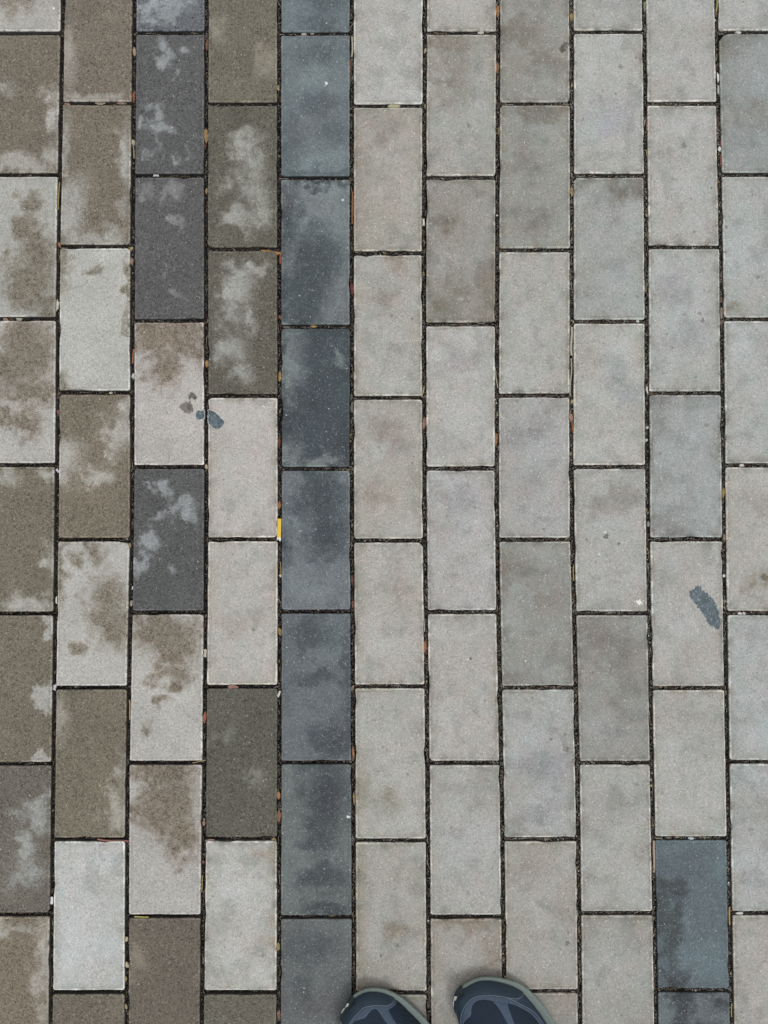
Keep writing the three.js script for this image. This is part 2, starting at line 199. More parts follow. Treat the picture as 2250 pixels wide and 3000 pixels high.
// ------------------------------------------------------------------ painting the concrete: colour, grain, stains, pits and aggregate
const TEX = 2048, MM = 0.6, SPAN = TEX * MM;                          // 0.6 mm a texel, 1229 mm a side
const SHEETS = [[-590, -952], [-590, -368]].map(([x0, z0]) => {
  const colour = new Uint8Array(TEX * TEX * 4), relief = new Uint8Array(TEX * TEX * 4);
  for (let i = 0; i < TEX * TEX; i++) { colour[i * 4] = colour[i * 4 + 1] = colour[i * 4 + 2] = 120; colour[i * 4 + 3] = relief[i * 4 + 3] = 255; relief[i * 4] = relief[i * 4 + 1] = relief[i * 4 + 2] = 128; }
  return { x0, z0, colour, relief };
});
function paint(sheet, x0, z0, x1, z1, look, seed, wrap) {
  const { colour, relief } = sheet, size = sheet.size || TEX, R = rng(seed * 7919 + 5);
  const [A, B, kind, blobs] = [look.a, look.b, look.k, look.p || []];
  const ox = (seed * 37.7) % 200, oz = (seed * 91.3) % 200, W = x1 - x0, L = z1 - z0;
  const tx0 = Math.max(0, Math.floor((x0 - 4 - sheet.x0) / MM)), tx1 = Math.min(size, Math.ceil((x1 + 4 - sheet.x0) / MM));
  const tz0 = Math.max(0, Math.floor((z0 - 4 - sheet.z0) / MM)), tz1 = Math.min(size, Math.ceil((z1 + 4 - sheet.z0) / MM));
  const light = kind === 'light', slate = kind === 'slate', stained = kind === 'stain' || kind === 'char';
  const warmEdge = 0.3 + 0.7 * R(), dirtEdge = 0.4 + 0.6 * R(), cl = slate ? 0.10 : 0.046;
  const soft = look.soft || (slate ? 0.56 : light ? 0.6 : kind === 'char' ? 0.34 : 0.5);
  for (let tz = tz0; tz < tz1; tz++) for (let tx = tx0; tx < tx1; tx++) {
    const x = sheet.x0 + (tx + 0.5) * MM, z = sheet.z0 + (tz + 0.5) * MM; if (x < x0 - 3 || x > x1 + 3 || z < z0 - 2.8 || z > z1 + 2.8) continue;
    const X = x + ox * 10, Z = z + oz * 10;
    const n1 = fbm(X / 42, Z / 42, 3), n2 = fbm(X / 15 + 9, Z / 15, 3), n3 = vnoise(X / 1.7, Z / 1.7), n4 = vnoise(X / 0.8 + 31, Z / 0.8), n5 = vnoise(X / 4.2, Z / 4.2 + 57);
    let m = 0;
    if (blobs.length) {
      const u = (x - x0) / W + 0.20 * n2, v = (z - z0) / L + 0.10 * fbm(X / 15 + 70, Z / 15 + 20, 3);
      let f = -9;
      for (const b of blobs) { const du = (u - b[0]) / b[2], dv = (v - b[1]) / b[3], d = (1 - Math.sqrt(du * du + dv * dv)) * (light ? Math.min(b[2], 0.4) * 2.4 : 0.3 + 1.5 * Math.min(b[2], 0.4)); if (d > f) f = d; }
      m = sstep(-soft, soft, (light ? f + 0.02 : slate ? f + 0.05 : f + 0.06) + 0.36 * n1 + 0.27 * n2 + 0.09 * n5 + 0.04 * n3) * (0.9 + 0.16 * n2 + 0.08 * n5);
    }
    const q4 = look.q, fz = (z - z0) / L, xl = q4 ? q4[0][0] + (q4[3][0] - q4[0][0]) * fz : x0, xr = q4 ? q4[1][0] + (q4[2][0] - q4[1][0]) * fz : x1;
    const ds = Math.min(x - xl, xr - x, z - z0, z1 - z), d = Math.max(0, ds);
    let t = 1 + cl * n1 * 1.6 + cl * n2 * 0.9 + (light ? 0.035 : 0.05) * n3 + (light ? 0.11 : 0.12) * n4;
    let r = A[0] + (B[0] - A[0]) * m, g = A[1] + (B[1] - A[1]) * m, b = A[2] + (B[2] - A[2]) * m;
    const brown = stained && look.bb ? m : stained ? 1 - m : 0;
    if (brown > 0) { const k = 1 - (kind === 'char' ? 0.03 : 0.08) * brown; r *= k; g *= k; b *= k; }
    let h = 0.5 + 0.10 * n3 + 0.10 * n4 + 0.08 * n5;
    if (brown > 0) {                                                 // weathered skin worn open: small dark pits, pale sand grains
      const pit = sstep(0.28, 0.62, vnoise(X / 1.35 + 11, Z / 1.35 + 5) + 0.30 * n5 + 0.25 * n2);
      t *= 1 - 0.22 * pit * brown; h -= 0.34 * pit * brown; t += (0.08 * n4 + 0.15 * vnoise(X / 1.05 + 77, Z / 1.05 + 33) * (0.6 + 0.8 * n2)) * brown;
    }
    if (light) {
      const e = Math.exp(-d / 9) * clamp01(0.5 + 1.3 * n2 + 0.4 * n1) * warmEdge, q = Math.exp(-d / 6.5) * clamp01(0.5 + 1.5 * fbm(X / 9 + 40, Z / 9, 2)) * dirtEdge;
      r += 3 * e - 3 * n1 + 2.5 * n2 - 1; b += 3.5 * n1 - 6 * e; g -= 2 * n2; t *= 1 - 0.25 * q - 0.13 * q * n3; b -= 5 * q;
      const smudge = sstep(0.02, 0.6, fbm(X / 21 + 120, Z / 21 + 60, 4)); t *= 1 - 0.085 * smudge;
      const pit = sstep(0.55, 0.8, vnoise(X / 1.5 + 3, Z / 1.5 + 8) + 0.25 * n2); t *= 1 - 0.1 * pit; h -= 0.2 * pit;
    }
    if (slate) { const y = (r + g + b) / 3; r = y + (r - y) * 0.86 + 4; g = y + (g - y) * 0.86 + 4; b = y + (b - y) * 0.86 + 4; g += 2 * n1; r -= 2 * n1; const q = Math.exp(-d / 6) * clamp01(0.5 + n2); t *= 1 - 0.10 * q; }
    t *= 1 + (light ? 0.34 : 0.24) * sstep(2.5, 1.5, d + 0.5 * n5) * clamp01(0.7 + 1.0 * fbm(X / 12 + 5, Z / 12 + 90, 2)) - 0.3 * sstep(2.6, 0.4, d) * sstep(0.35, 0.6, vnoise(X / 2.6 + 61, Z / 2.6 + 17) + 0.3 * n2) - 0.07 * sstep(2.4, 3.4, d) * sstep(7, 3.4, d) * (0.6 + n2);                              // arris rubbed pale, plus bevel light and halo painted in as colour
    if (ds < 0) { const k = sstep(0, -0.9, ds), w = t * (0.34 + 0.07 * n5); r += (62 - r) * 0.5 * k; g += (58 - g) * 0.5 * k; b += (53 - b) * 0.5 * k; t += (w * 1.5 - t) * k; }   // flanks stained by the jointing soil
    const i = (tz * size + tx) * 4;
    colour[i] = Math.max(0, Math.min(255, r * t)); colour[i + 1] = Math.max(0, Math.min(255, g * t)); colour[i + 2] = Math.max(0, Math.min(255, b * t));
    const hv = Math.max(0, Math.min(255, h * 255)); relief[i] = relief[i + 1] = relief[i + 2] = hv;
  }
  // aggregate: single grains laid open in the surface
  const area = W * L, spot = (x, z, rad, c, k) => {
    const c0 = (x - sheet.x0) / MM, c1 = (z - sheet.z0) / MM, q = rad / MM, n = Math.ceil(q);
    const ax = 0.75 + R() * 0.5, sk = (R() - 0.5) * 0.8;
    for (let j = -n; j <= n; j++) for (let i = -n; i <= n; i++) {
      const px = Math.floor(c0 + i), pz = Math.floor(c1 + j); if (px < 0 || pz < 0 || px >= size || pz >= size) continue;
      const dx = (px + 0.5 - c0) * ax + sk * j, dz = (pz + 0.5 - c1) / ax, w = k * clamp01(q + 0.5 - Math.sqrt(dx * dx + dz * dz)); if (w <= 0) continue;
      const o = (pz * size + px) * 4; for (let e = 0; e < 3; e++) colour[o + e] += (c[e] - colour[o + e]) * w;
    }
  };
  const grains = (per, rmin, rmax, cols, k) => { const n = Math.round(area * per / 1000); for (let i = 0; i < n; i++) { const c = cols[Math.floor(R() * cols.length)]; spot(x0 + 2 + R() * (W - 4), z0 + 2 + R() * (L - 4), rmin + (rmax - rmin) * R() * R(), c, k * (0.4 + 0.6 * R())); } };
  if (slate) { grains(130, 0.34, 0.64, [[126, 136, 140], [142, 150, 152], [120, 130, 136]], 0.62); grains(34, 0.42, 0.72, [[172, 182, 184], [198, 205, 205]], 0.8); grains(80, 0.36, 0.7, [[50, 56, 62], [58, 64, 68]], 0.55); grains(0.9, 0.6, 1.0, [[222, 227, 227]], 0.88); }
  else if (light) { grains(26, 0.4, 0.8, [[208, 207, 203], [216, 215, 212]], 0.6); grains(9, 0.45, 0.8, [[240, 240, 238]], 0.85); grains(36, 0.38, 0.8, [[116, 114, 110], [104, 103, 99], [130, 126, 120]], 0.55); grains(0.9, 0.8, 1.6, [[128, 125, 119], [116, 113, 107]], 0.45); grains(0.7, 0.6, 1.1, [[235, 235, 232], [98, 97, 94]], 0.8); }
  else { grains(60, 0.36, 0.75, [[160, 154, 144], [150, 147, 140], [172, 166, 154]], 0.6); grains(5, 0.45, 0.8, [[214, 210, 200]], 0.85); grains(60, 0.36, 0.75, [[70, 67, 62], [82, 78, 71]], 0.55); grains(0.7, 0.6, 1.1, [[222, 219, 212]], 0.85); }
  if (light) for (let n = 0, m = 2 + Math.floor(R() * 4); n < m; n++) {                   // trodden-in spots and small smudges
    const sx = x0 + 6 + R() * (W - 12), sz = z0 + 6 + R() * (L - 12), sr = 0.9 + R() * R() * 3.4, c = 104 + R() * 26, k = 0.2 + R() * 0.32, el = 0.6 + R() * 0.8;
    for (let i = 0; i < 22; i++) { const a = R() * 6.283, q = Math.sqrt(R()) * sr; spot(sx + Math.cos(a) * q * el, sz + Math.sin(a) * q, sr * (0.14 + 0.2 * R()), [c, c - 2, c - 6], k); }
  }
  for (const q of look.spots || []) for (let i = 0; i < 26; i++) { const a = R() * 6.283, s = Math.sqrt(R()) * q[2]; spot(q[0] + Math.cos(a) * s * (q[4] || 1), q[1] + Math.sin(a) * s, q[2] * (0.16 + 0.2 * R()), q[3], q[5] || 0.4); }
  for (const k of look.cracks || []) { let [x, z, a, len] = k; for (let s = 0; s < len; s += 0.35) { spot(x, z, 0.34 + 0.12 * R(), [62, 58, 52], 0.6); a += (R() - 0.5) * 0.45; x += Math.cos(a) * 0.35; z += Math.sin(a) * 0.35; } }
}

// ------------------------------------------------------------------ pavers
// One slab: rubbed top, bevelled arris, slightly uneven edges, rounded or broken corners. Corners [x, z] in mm about the slab's own centre.
function slab(cs, seed, uv, chip) {
  const R = rng(seed), P = [], rad = 1.6 + R() * 1.6;
  for (let k = 0; k < 4; k++) {
    const a = cs[k], p = cs[(k + 3) & 3], n = cs[(k + 1) & 3];
    const dp = [p[0] - a[0], p[1] - a[1]], dn = [n[0] - a[0], n[1] - a[1]], lp = Math.hypot(...dp), ln = Math.hypot(...dn);
    const nick = !chip && R() < 0.07, broken = nick || (chip && chip.k === k), q = nick ? [3 + R() * 4, 3 + R() * 4] : broken ? chip.r : [rad, rad];
    const s = [a[0] + dp[0] / lp * q[0], a[1] + dp[1] / lp * q[0]], e = [a[0] + dn[0] / ln * q[1], a[1] + dn[1] / ln * q[1]];
    P.push(s);
    if (broken) for (let i = 1; i < 6; i++) { const f = i / 6; P.push([s[0] + (e[0] - s[0]) * f + (a[0] - (s[0] + e[0]) / 2) * (0.25 * Math.sin(f * 3.14)) + (R() - 0.5) * 1.2, s[1] + (e[1] - s[1]) * f + (a[1] - (s[1] + e[1]) / 2) * (0.25 * Math.sin(f * 3.14)) + (R() - 0.5) * 1.2]); }
    else P.push([(s[0] + e[0]) / 2 + (a[0] - (s[0] + e[0]) / 2) * 0.42, (s[1] + e[1]) / 2 + (a[1] - (s[1] + e[1]) / 2) * 0.42]);
    P.push(e);
    const m = Math.round(ln / 15), en = [n[0] - dn[0] / ln * rad, n[1] - dn[1] / ln * rad], nx = -dn[1] / ln, nz = dn[0] / ln;
    for (let i = 1; i < m; i++) { const f = i / m, w = (R() - 0.5) * 0.8 + (R() > 0.95 ? 0.9 + R() : 0); P.push([e[0] + (en[0] - e[0]) * f + nx * w, e[1] + (en[1] - e[1]) * f + nz * w]); }
  }
  const n = P.length, bev = 1.5, rings = [[0, -34], [0, -1.5], [bev * 0.42, -0.46], [bev, 0], [-2.1, 0]].map(([inset, y]) => P.map((q, i) => {
    const a = P[(i + n - 1) % n], b = P[(i + 1) % n], tx = b[0] - a[0], tz = b[1] - a[1], l = Math.hypot(tx, tz) || 1;
    const sgn = orient;
    return [q[0] - sgn * tz / l * inset, y, q[1] + sgn * tx / l * inset];
  }));
  for (const k of [2, 3]) for (let i = 1; i < n; i++) { const a = rings[k][i - 1], b = rings[k][i]; if (a[0] * b[2] - a[2] * b[0] < 1e-4) rings[k][i] = [a[0], a[1], a[2]]; }   // no fold-backs at a nick
  const pos = [], uvs = [], push = (...v) => { for (const q of v) { pos.push(q[0] / 1000, q[1] / 1000, q[2] / 1000); uvs.push(...uv(q[0], q[2])); } };
  for (let k = 0; k < 3; k++) for (let i = 0; i < n; i++) {
    const j = (i + 1) % n, a = rings[k][i], b = rings[k][j], c = rings[k + 1][j], e = rings[k + 1][i]; push(a, c, b, a, e, c);
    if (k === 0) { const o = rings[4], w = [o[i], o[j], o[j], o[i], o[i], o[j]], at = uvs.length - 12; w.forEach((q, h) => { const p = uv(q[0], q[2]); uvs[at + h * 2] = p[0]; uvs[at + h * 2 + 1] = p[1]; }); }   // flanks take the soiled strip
  }
  const t = rings[3]; for (let i = 0; i < n; i++) push([0, 0, 0], t[(i + 1) % n], t[i]);
  const g = new THREE.BufferGeometry(); g.setAttribute('position', new THREE.Float32BufferAttribute(pos, 3)); g.setAttribute('uv', new THREE.Float32BufferAttribute(uvs, 2)); g.computeVertexNormals();
  const o = toCreasedNormals(g, 0.6), N = o.attributes.normal; for (let i = n * 18; i < N.count; i++) N.setXYZ(i, 0, 1, 0);   // the walked-on face is flat
  return o;
}
const orient = 1;                                                    // corners run clockwise seen from above: NW, NE, SE, SW

const pavement = new THREE.Group(); pavement.name = 'pavement'; pavement.userData.kind = 'structure'; scene.add(pavement);
function corners(c, j) {                                             // paver j of column c lies between cross joints j - 1 and j
  const z0 = jointZ(c, j - 1) + GAPZ / 2, z1 = jointZ(c, j) - GAPZ / 2, h = GAPX / 2;
  return [[jointX(c - 1, z0) + h, z0], [jointX(c, z0) - h, z0], [jointX(c, z1) - h, z1], [jointX(c - 1, z1) + h, z1]];
}
const sheetMats = [];
const tileMats = [];
{
  // seen pavers are painted one by one
  for (let c = 0; c < 11; c++) for (let j = 0; j < 8; j++) {
    const q = corners(c, j), look = LOOK[c + ',' + j]; look.q = q;
    const x0 = Math.min(q[0][0], q[3][0]), x1 = Math.max(q[1][0], q[2][0]), z0 = q[0][1], z1 = q[2][1];
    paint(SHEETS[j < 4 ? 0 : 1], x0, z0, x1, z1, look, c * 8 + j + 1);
  }
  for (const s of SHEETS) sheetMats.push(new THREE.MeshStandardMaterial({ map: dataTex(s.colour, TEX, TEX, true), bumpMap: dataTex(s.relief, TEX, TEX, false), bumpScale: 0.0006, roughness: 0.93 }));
  // pavers past the photograph's edge: five tones, one paver-sized painting each
  const T = 512;
  [['light', TONE[0]], ['light', TONE[3]], ['light', TONE[2]], ['stain', BR], ['slate', [90, 102, 108]]].forEach(([k, a], i) => {
    const s = { x0: 0, z0: 0, size: T, colour: new Uint8Array(T * T * 4).fill(255), relief: new Uint8Array(T * T * 4).fill(255) };
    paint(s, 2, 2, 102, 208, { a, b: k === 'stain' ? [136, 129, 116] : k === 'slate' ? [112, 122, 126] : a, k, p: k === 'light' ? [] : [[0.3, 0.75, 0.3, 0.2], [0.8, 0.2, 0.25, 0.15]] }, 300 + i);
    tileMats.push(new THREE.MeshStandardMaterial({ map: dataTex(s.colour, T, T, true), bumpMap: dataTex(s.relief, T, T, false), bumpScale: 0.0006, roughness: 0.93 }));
  });
}
const WORDS = { slate: 'dark slate-blue paver', char: 'charcoal paver with pale patches', stain: 'brown weathered paver', olive: 'olive-brown paver' };
const FLAT = { '9,4': 1, '2,3': 1, '3,3': 1, '8,4': 1 };
for (let c = 0; c < 11; c++) for (let j = 0; j < 8; j++) {
  const q = corners(c, j), cx = (q[0][0] + q[1][0] + q[2][0] + q[3][0]) / 4, cz = (q[0][1] + q[2][1]) / 2, sh = j < 4 ? 0 : 1, s = SHEETS[sh], look = LOOK[c + ',' + j], R = rng(c * 31 + j * 7 + 3);
  const g = slab(q.map(([x, z]) => [x - cx, z - cz]), c * 100 + j + 17, (x, z) => [(x + cx - s.x0) / SPAN, (z + cz - s.z0) / SPAN], look.chip);
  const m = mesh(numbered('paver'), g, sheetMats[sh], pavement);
  const f = FLAT[c + ',' + j] ? 0 : 1;
  m.position.set(cx / 1000, (R() - 0.5) * 0.002 * f, cz / 1000); m.rotation.set((R() - 0.5) * 0.005 * f, 0, (R() - 0.5) * 0.008 * f);
  if (look.label || look.k !== 'light') m.userData.label = look.label || WORDS[look.k === 'stain' && look.a === OL ? 'olive' : look.k];
}
// the bond goes on past the frame: a ring of single pavers, then the rest as one mass
{
  const UV = (x, z) => [(x + 52) / (512 * MM), (z + 105) / (512 * MM)];
  const hx = (PITCH - GAPX) / 2, hz = (ROW - GAPZ) / 2;
  const shapes = [1, 2, 3, 4].map((k) => slab([[-hx, -hz], [hx, -hz], [hx, hz], [-hx, hz]], 900 + k, UV));
  const far = [], R = rng(77);
  for (let c = -32; c <= 42; c++) for (let j = -17; j <= 25; j++) {
    if (c >= 0 && c <= 10 && j >= 0 && j <= 7) continue;
    const q = corners(c, j), cx = (q[0][0] + q[1][0] + q[2][0] + q[3][0]) / 4000, cz = (q[0][1] + q[2][1]) / 2000;
    const r = R(), mat = c < 4 ? (r < 0.5 ? 3 : r < 0.9 ? Math.floor(R() * 3) : 4) : (r < 0.88 ? Math.floor(R() * 3) : r < 0.95 ? 3 : 4), shape = shapes[Math.floor(R() * 4)];
    const dx = Math.max(0, -0.5 - cx, cx - 0.5), dz = Math.max(0, -0.8 - cz, cz - 0.7);
    const turn = R() < 0.5 ? Math.PI : 0, dy = (R() - 0.5) * 0.0014;
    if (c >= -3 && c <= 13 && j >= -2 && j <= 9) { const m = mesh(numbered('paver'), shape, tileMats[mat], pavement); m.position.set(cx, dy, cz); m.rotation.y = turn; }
    else far.push([cx, dy, cz, turn, mat]);
  }
  for (let k = 0; k < 5; k++) {
    const list = far.filter((f) => f[4] === k), im = new THREE.InstancedMesh(shapes[k % 4], tileMats[k], list.length), M = new THREE.Matrix4(), Q = new THREE.Quaternion();
    list.forEach((f, i) => { Q.setFromAxisAngle(new THREE.Vector3(0, 1, 0), f[3]); im.setMatrixAt(i, M.compose(new THREE.Vector3(f[0], f[1], f[2]), Q, new THREE.Vector3(1, 1, 1))); });
    im.name = numbered('distant_pavers'); im.userData.kind = 'stuff'; im.castShadow = im.receiveShadow = true; pavement.add(im);
  }
}

// ------------------------------------------------------------------ the ground below: dark jointing soil
{
  const T = 512, col = new Uint8Array(T * T * 4), rel = new Uint8Array(T * T * 4), per = 32;
  for (let y = 0; y < T; y++) for (let x = 0; x < T; x++) {
    const i = (y * T + x) * 4, n = NT[(y * 197 + x * 31) & 65535], a = vnoise((x / T) * 256, (y / T) * 256), b = vnoise((x / T) * 64 + 256, (y / T) * 64);
    const v = 32 + 12 * a + 8 * b + 8 * n; col[i] = v * 1.06; col[i + 1] = v; col[i + 2] = v * 0.92; col[i + 3] = 255;
    const h = 128 + 60 * a + 30 * n; rel[i] = rel[i + 1] = rel[i + 2] = h; rel[i + 3] = 255;
  }
  const map = dataTex(col, T, T, true, true), bump = dataTex(rel, T, T, false, true); map.repeat.set(1200, 1200); bump.repeat.set(1200, 1200);
  const g = new THREE.PlaneGeometry(360, 360); g.rotateX(-Math.PI / 2);
  const ground = mesh('ground', g, new THREE.MeshStandardMaterial({ map, bumpMap: bump, bumpScale: 0.0012, roughness: 1 }), scene);
  ground.position.y = -0.012; ground.userData.kind = 'structure';
}
// grit, soil crumbs and plant fibres packed into the joints
{
  const R = rng(4242);
  const stone = (seed) => { const g = new THREE.IcosahedronGeometry(1, 0), p = g.attributes.position, r = rng(seed), seen = {}; for (let i = 0; i < p.count; i++) { const k = [p.getX(i), p.getY(i), p.getZ(i)].map((v) => v.toFixed(3)).join(); seen[k] ||= 0.7 + r() * 0.55; p.setXYZ(i, p.getX(i) * seen[k], p.getY(i) * seen[k], p.getZ(i) * seen[k]); } g.computeVertexNormals(); return g; };
  const fibre = () => { const g = new THREE.CylinderGeometry(0.35, 0.5, 2, 5, 3); g.rotateX(Math.PI / 2); const p = g.attributes.position; for (let i = 0; i < p.count; i++) p.setX(i, p.getX(i) + 0.9 * (1 - p.getZ(i) ** 2)); g.computeVertexNormals(); return g; };
  const flake = () => { const g = new THREE.SphereGeometry(1, 7, 4); g.scale(1, 0.18, 1); return g; };
  const kinds = [stone(1), stone(2), stone(3), fibre(), flake()], lists = kinds.map(() => []);
  const dark = ['#191715', '#211f1d', '#292725', '#141312', '#2e2c2b'], grey = ['#55534f', '#696661', '#484644', '#807d78'], warm = ['#4f3a32', '#5c463a', '#40302b', '#6b5648'], pale = ['#a9a59c', '#c4c2bb', '#9b8f7c', '#b5a88f'], straw = ['#7d6e54', '#645748', '#948468', '#554a40', '#70675c'];
  const pick = (a) => a[Math.floor(R() * a.length)];
  const along = (x0, z0, x1, z1, half) => {
    const len = Math.hypot(x1 - x0, z1 - z0), tx = (x1 - x0) / len, tz = (z1 - z0) / len, yaw = Math.atan2(tx, tz);
    for (let s = 0; s < len; s += 0.42) {
      const f = s / len + R() * 0.002, off = (R() * 2 - 1) * half, x = x0 + (x1 - x0) * f + tz * off, z = z0 + (z1 - z0) * f - tx * off;
      const right = sstep(-350, 250, x), r = R(), lvl = -10 + right * 3.8 + 1.6 * vnoise(x / 23, z / 23) + 1.2 * vnoise(x / 6 + 40, z / 6);
      if (r < 0.055) { const l = 2 + R() * R() * 7; lists[3].push([x, lvl + 1.2 + R() * 2.2, z, yaw + (R() - 0.5) * (R() < 0.7 ? 0.35 : 2.4), (R() - 0.5) * 0.3, 0.35 + R() * 0.35, 0.3 + R() * 0.25, l, pick(R() < 0.25 ? pale : R() < 0.5 ? warm : straw)]); continue; }
      if (r < 0.085) { const w = 0.9 + R() * 1.7; lists[4].push([x, lvl + 0.6 + R() * 2, z, yaw + (R() - 0.5) * 0.8, (R() - 0.5) * 1.2, w * 0.7, w, w * (1 + R()), pick(R() < 0.5 ? warm : R() < 0.6 ? dark : straw)]); continue; }
      const q = R(), big = q > 0.96, w = big ? 1.1 + R() * 1.1 : 0.45 + R() * 0.95;
      const c = R() < 0.62 - 0.4 * right ? pick(dark) : R() < 0.72 ? pick(grey) : R() < 0.72 - 0.35 * right ? pick(warm) : R() < 0.2 ? pick(pale) : pick(R() < 0.5 ? dark : grey);
      lists[Math.floor(R() * 3)].push([x, lvl + R() * R() * 2.4, z, R() * 6.28, (R() - 0.5) * 1.4, w * (0.8 + R() * 0.5), w * (0.6 + R() * 0.4), w * (0.8 + R() * 0.6), c]);
    }
  };
  const zs = []; for (let z = -960; z <= 860; z += 60) zs.push(z);
  for (let i = -1; i <= 10; i++) for (let k = 1; k < zs.length; k++) along(jointX(i, zs[k - 1]), zs[k - 1], jointX(i, zs[k]), zs[k], GAPX / 2 - 0.5);
  for (let c = 0; c <= 10; c++) for (let j = -1; j <= 7; j++) { const z = jointZ(c, j); along(jointX(c - 1, z) + 3, z, jointX(c, z) - 3, z, GAPZ / 2 - 0.5); }
  const names = ['joint_grit', 'joint_grit', 'joint_grit', 'plant_fibres', 'bark_flakes'], mat = new THREE.MeshStandardMaterial({ roughness: 0.95 });
  lists.forEach((l, k) => {
    const im = new THREE.InstancedMesh(kinds[k], mat, l.length), M = new THREE.Matrix4(), E = new THREE.Euler(), Q = new THREE.Quaternion();
    l.forEach((a, i) => { Q.setFromEuler(E.set(a[4], a[3], k < 3 ? a[4] * 2 : a[4] * 0.5, 'YXZ')); im.setMatrixAt(i, M.compose(new THREE.Vector3(a[0] / 1000, a[1] / 1000, a[2] / 1000), Q, new THREE.Vector3(a[5] / 1000, a[6] / 1000, a[7] / 1000))); im.setColorAt(i, css(a[8])); });
    im.name = numbered(names[k]); im.userData.kind = 'stuff'; im.castShadow = im.receiveShadow = true; pavement.add(im);
  });
}

// ------------------------------------------------------------------ litter lying in the joints, every piece by itself
const litterMats = {};
const litterMat = (c, rough = 0.75) => (litterMats[c + rough] ||= new THREE.MeshStandardMaterial({ color: css(c), roughness: rough, side: THREE.DoubleSide }));
function shell(f, nu, nv, thick) {                                   // a closed thin body over (u, v) in 0..1
  const pos = [], idx = [], S = (nu + 1) * (nv + 1);
  for (const s of [1, -1]) for (let j = 0; j <= nv; j++) for (let i = 0; i <= nu; i++) { const p = f(i / nu, j / nv); pos.push(p[0], p[1] + s * thick / 2, p[2]); }
  for (let j = 0; j < nv; j++) for (let i = 0; i < nu; i++) { const a = j * (nu + 1) + i, b = a + 1, c = a + nu + 1, d = c + 1; idx.push(a, c, b, b, c, d, S + a, S + b, S + c, S + b, S + d, S + c); }
  for (let i = 0; i < nu; i++) { const a = i, b = i + 1, c = nv * (nu + 1) + i, d = c + 1; idx.push(a, b, S + a, b, S + b, S + a, c, S + c, d, d, S + c, S + d); }
  for (let j = 0; j < nv; j++) { const a = j * (nu + 1), b = a + nu + 1, c = a + nu, d = c + nu + 1; idx.push(a, S + a, b, b, S + a, S + b, c, d, S + c, d, S + d, S + c); }
  const g = new THREE.BufferGeometry(); g.setAttribute('position', new THREE.Float32BufferAttribute(pos, 3)); g.setIndex(idx); return toCreasedNormals(g, 0.7);
}
function leafShape(L, W, R, ang) {                                   // mm -> m, long axis along x, creased along the midrib and curled
  const skew = (R() - 0.5) * 0.5, curl = (R() - 0.3) * 0.10 * L, fold = 0.35 + R() * 0.35, bend = (R() - 0.5) * 0.16 * L, tip = 0.45 + R() * 0.5, j = R() * 9;
  const g = shell((u, v) => {
    const s = v * 2 - 1, e = Math.pow(Math.sin(Math.PI * Math.pow(u, 0.85 + skew * 0.4)), tip) * (1 + 0.16 * vnoise(u * 6 + j, s > 0 ? 3 : 9) + 0.08 * Math.sin(u * 21 + j) * Math.sign(s));
    return [(u - 0.5) * L / 1000, (Math.abs(s) * e * W * 0.5 * fold + curl * (u - 0.5) ** 2 * 3) / 1000, (s * e * W * 0.5 + bend * (0.25 - (u - 0.5) ** 2)) / 1000];
  }, 14, 6, 0.00035);
  const p = g.attributes.position, col = new Float32Array(p.count * 3), o = R() * 90;
  for (let i = 0; i < p.count; i++) { const x = p.getX(i) * 1000, z = p.getZ(i) * 1000, n = vnoise(x / 2.2 + o, z / 1.3), v = 0.82 + 0.4 * n - 0.3 * sstep(0.3, 0.5, Math.abs(x) / L + 0.15 * n); col[i * 3] = v; col[i * 3 + 1] = v * 0.96; col[i * 3 + 2] = v * 0.92; }
  g.setAttribute('color', new THREE.BufferAttribute(col, 3)); return g;
}
function strawShape(L, W, R) {
  const b = (R() - 0.5) * 0.09 * L, b2 = (R() - 0.5) * 0.03 * L, pts = [];
  for (let i = 0; i <= 6; i++) { const u = i / 6; pts.push(new THREE.Vector3((u - 0.5) * L / 1000, Math.sin(u * 3 + b) * 0.0004, (b * Math.sin(u * Math.PI) + b2 * Math.sin(u * 6.28)) / 1000)); }
  const g = new THREE.TubeGeometry(new THREE.CatmullRomCurve3(pts), 12, W / 2000 * 0.85, 5); g.scale(1, 0.6, 1); return g;
}
function pebbleShape(L, W, R) {
  const g = new THREE.IcosahedronGeometry(1, 2), p = g.attributes.position, o = R() * 50;
  for (let i = 0; i < p.count; i++) { const x = p.getX(i), y = p.getY(i), z = p.getZ(i), s = 1 + 0.28 * vnoise(x * 1.4 + o, z * 1.4 + y * 2.1 + o); p.setXYZ(i, x * s, y * s, z * s); }
  g.scale(L / 2000, Math.min(L, W) / 2000 * 0.75, W / 2000); g.computeVertexNormals(); return toCreasedNormals(g, 0.5);
}
function chipShape(L, W, R) {
  const o = R() * 50;
  return shell((u, v) => { const a = 1 - 0.3 * Math.abs(vnoise(u * 3 + o, v * 2)), w = 0.75 + 0.35 * vnoise(u * 2.5 + o, v + 7 + o); return [((u - 0.5) * L * (0.85 + 0.3 * vnoise(v * 2 + o, 3))) / 1000, 0.0004 * a + 0.0003 * vnoise(u * 4 + o, v * 3), ((v - 0.5) * W * w) / 1000]; }, 6, 3, 0.0011);
}
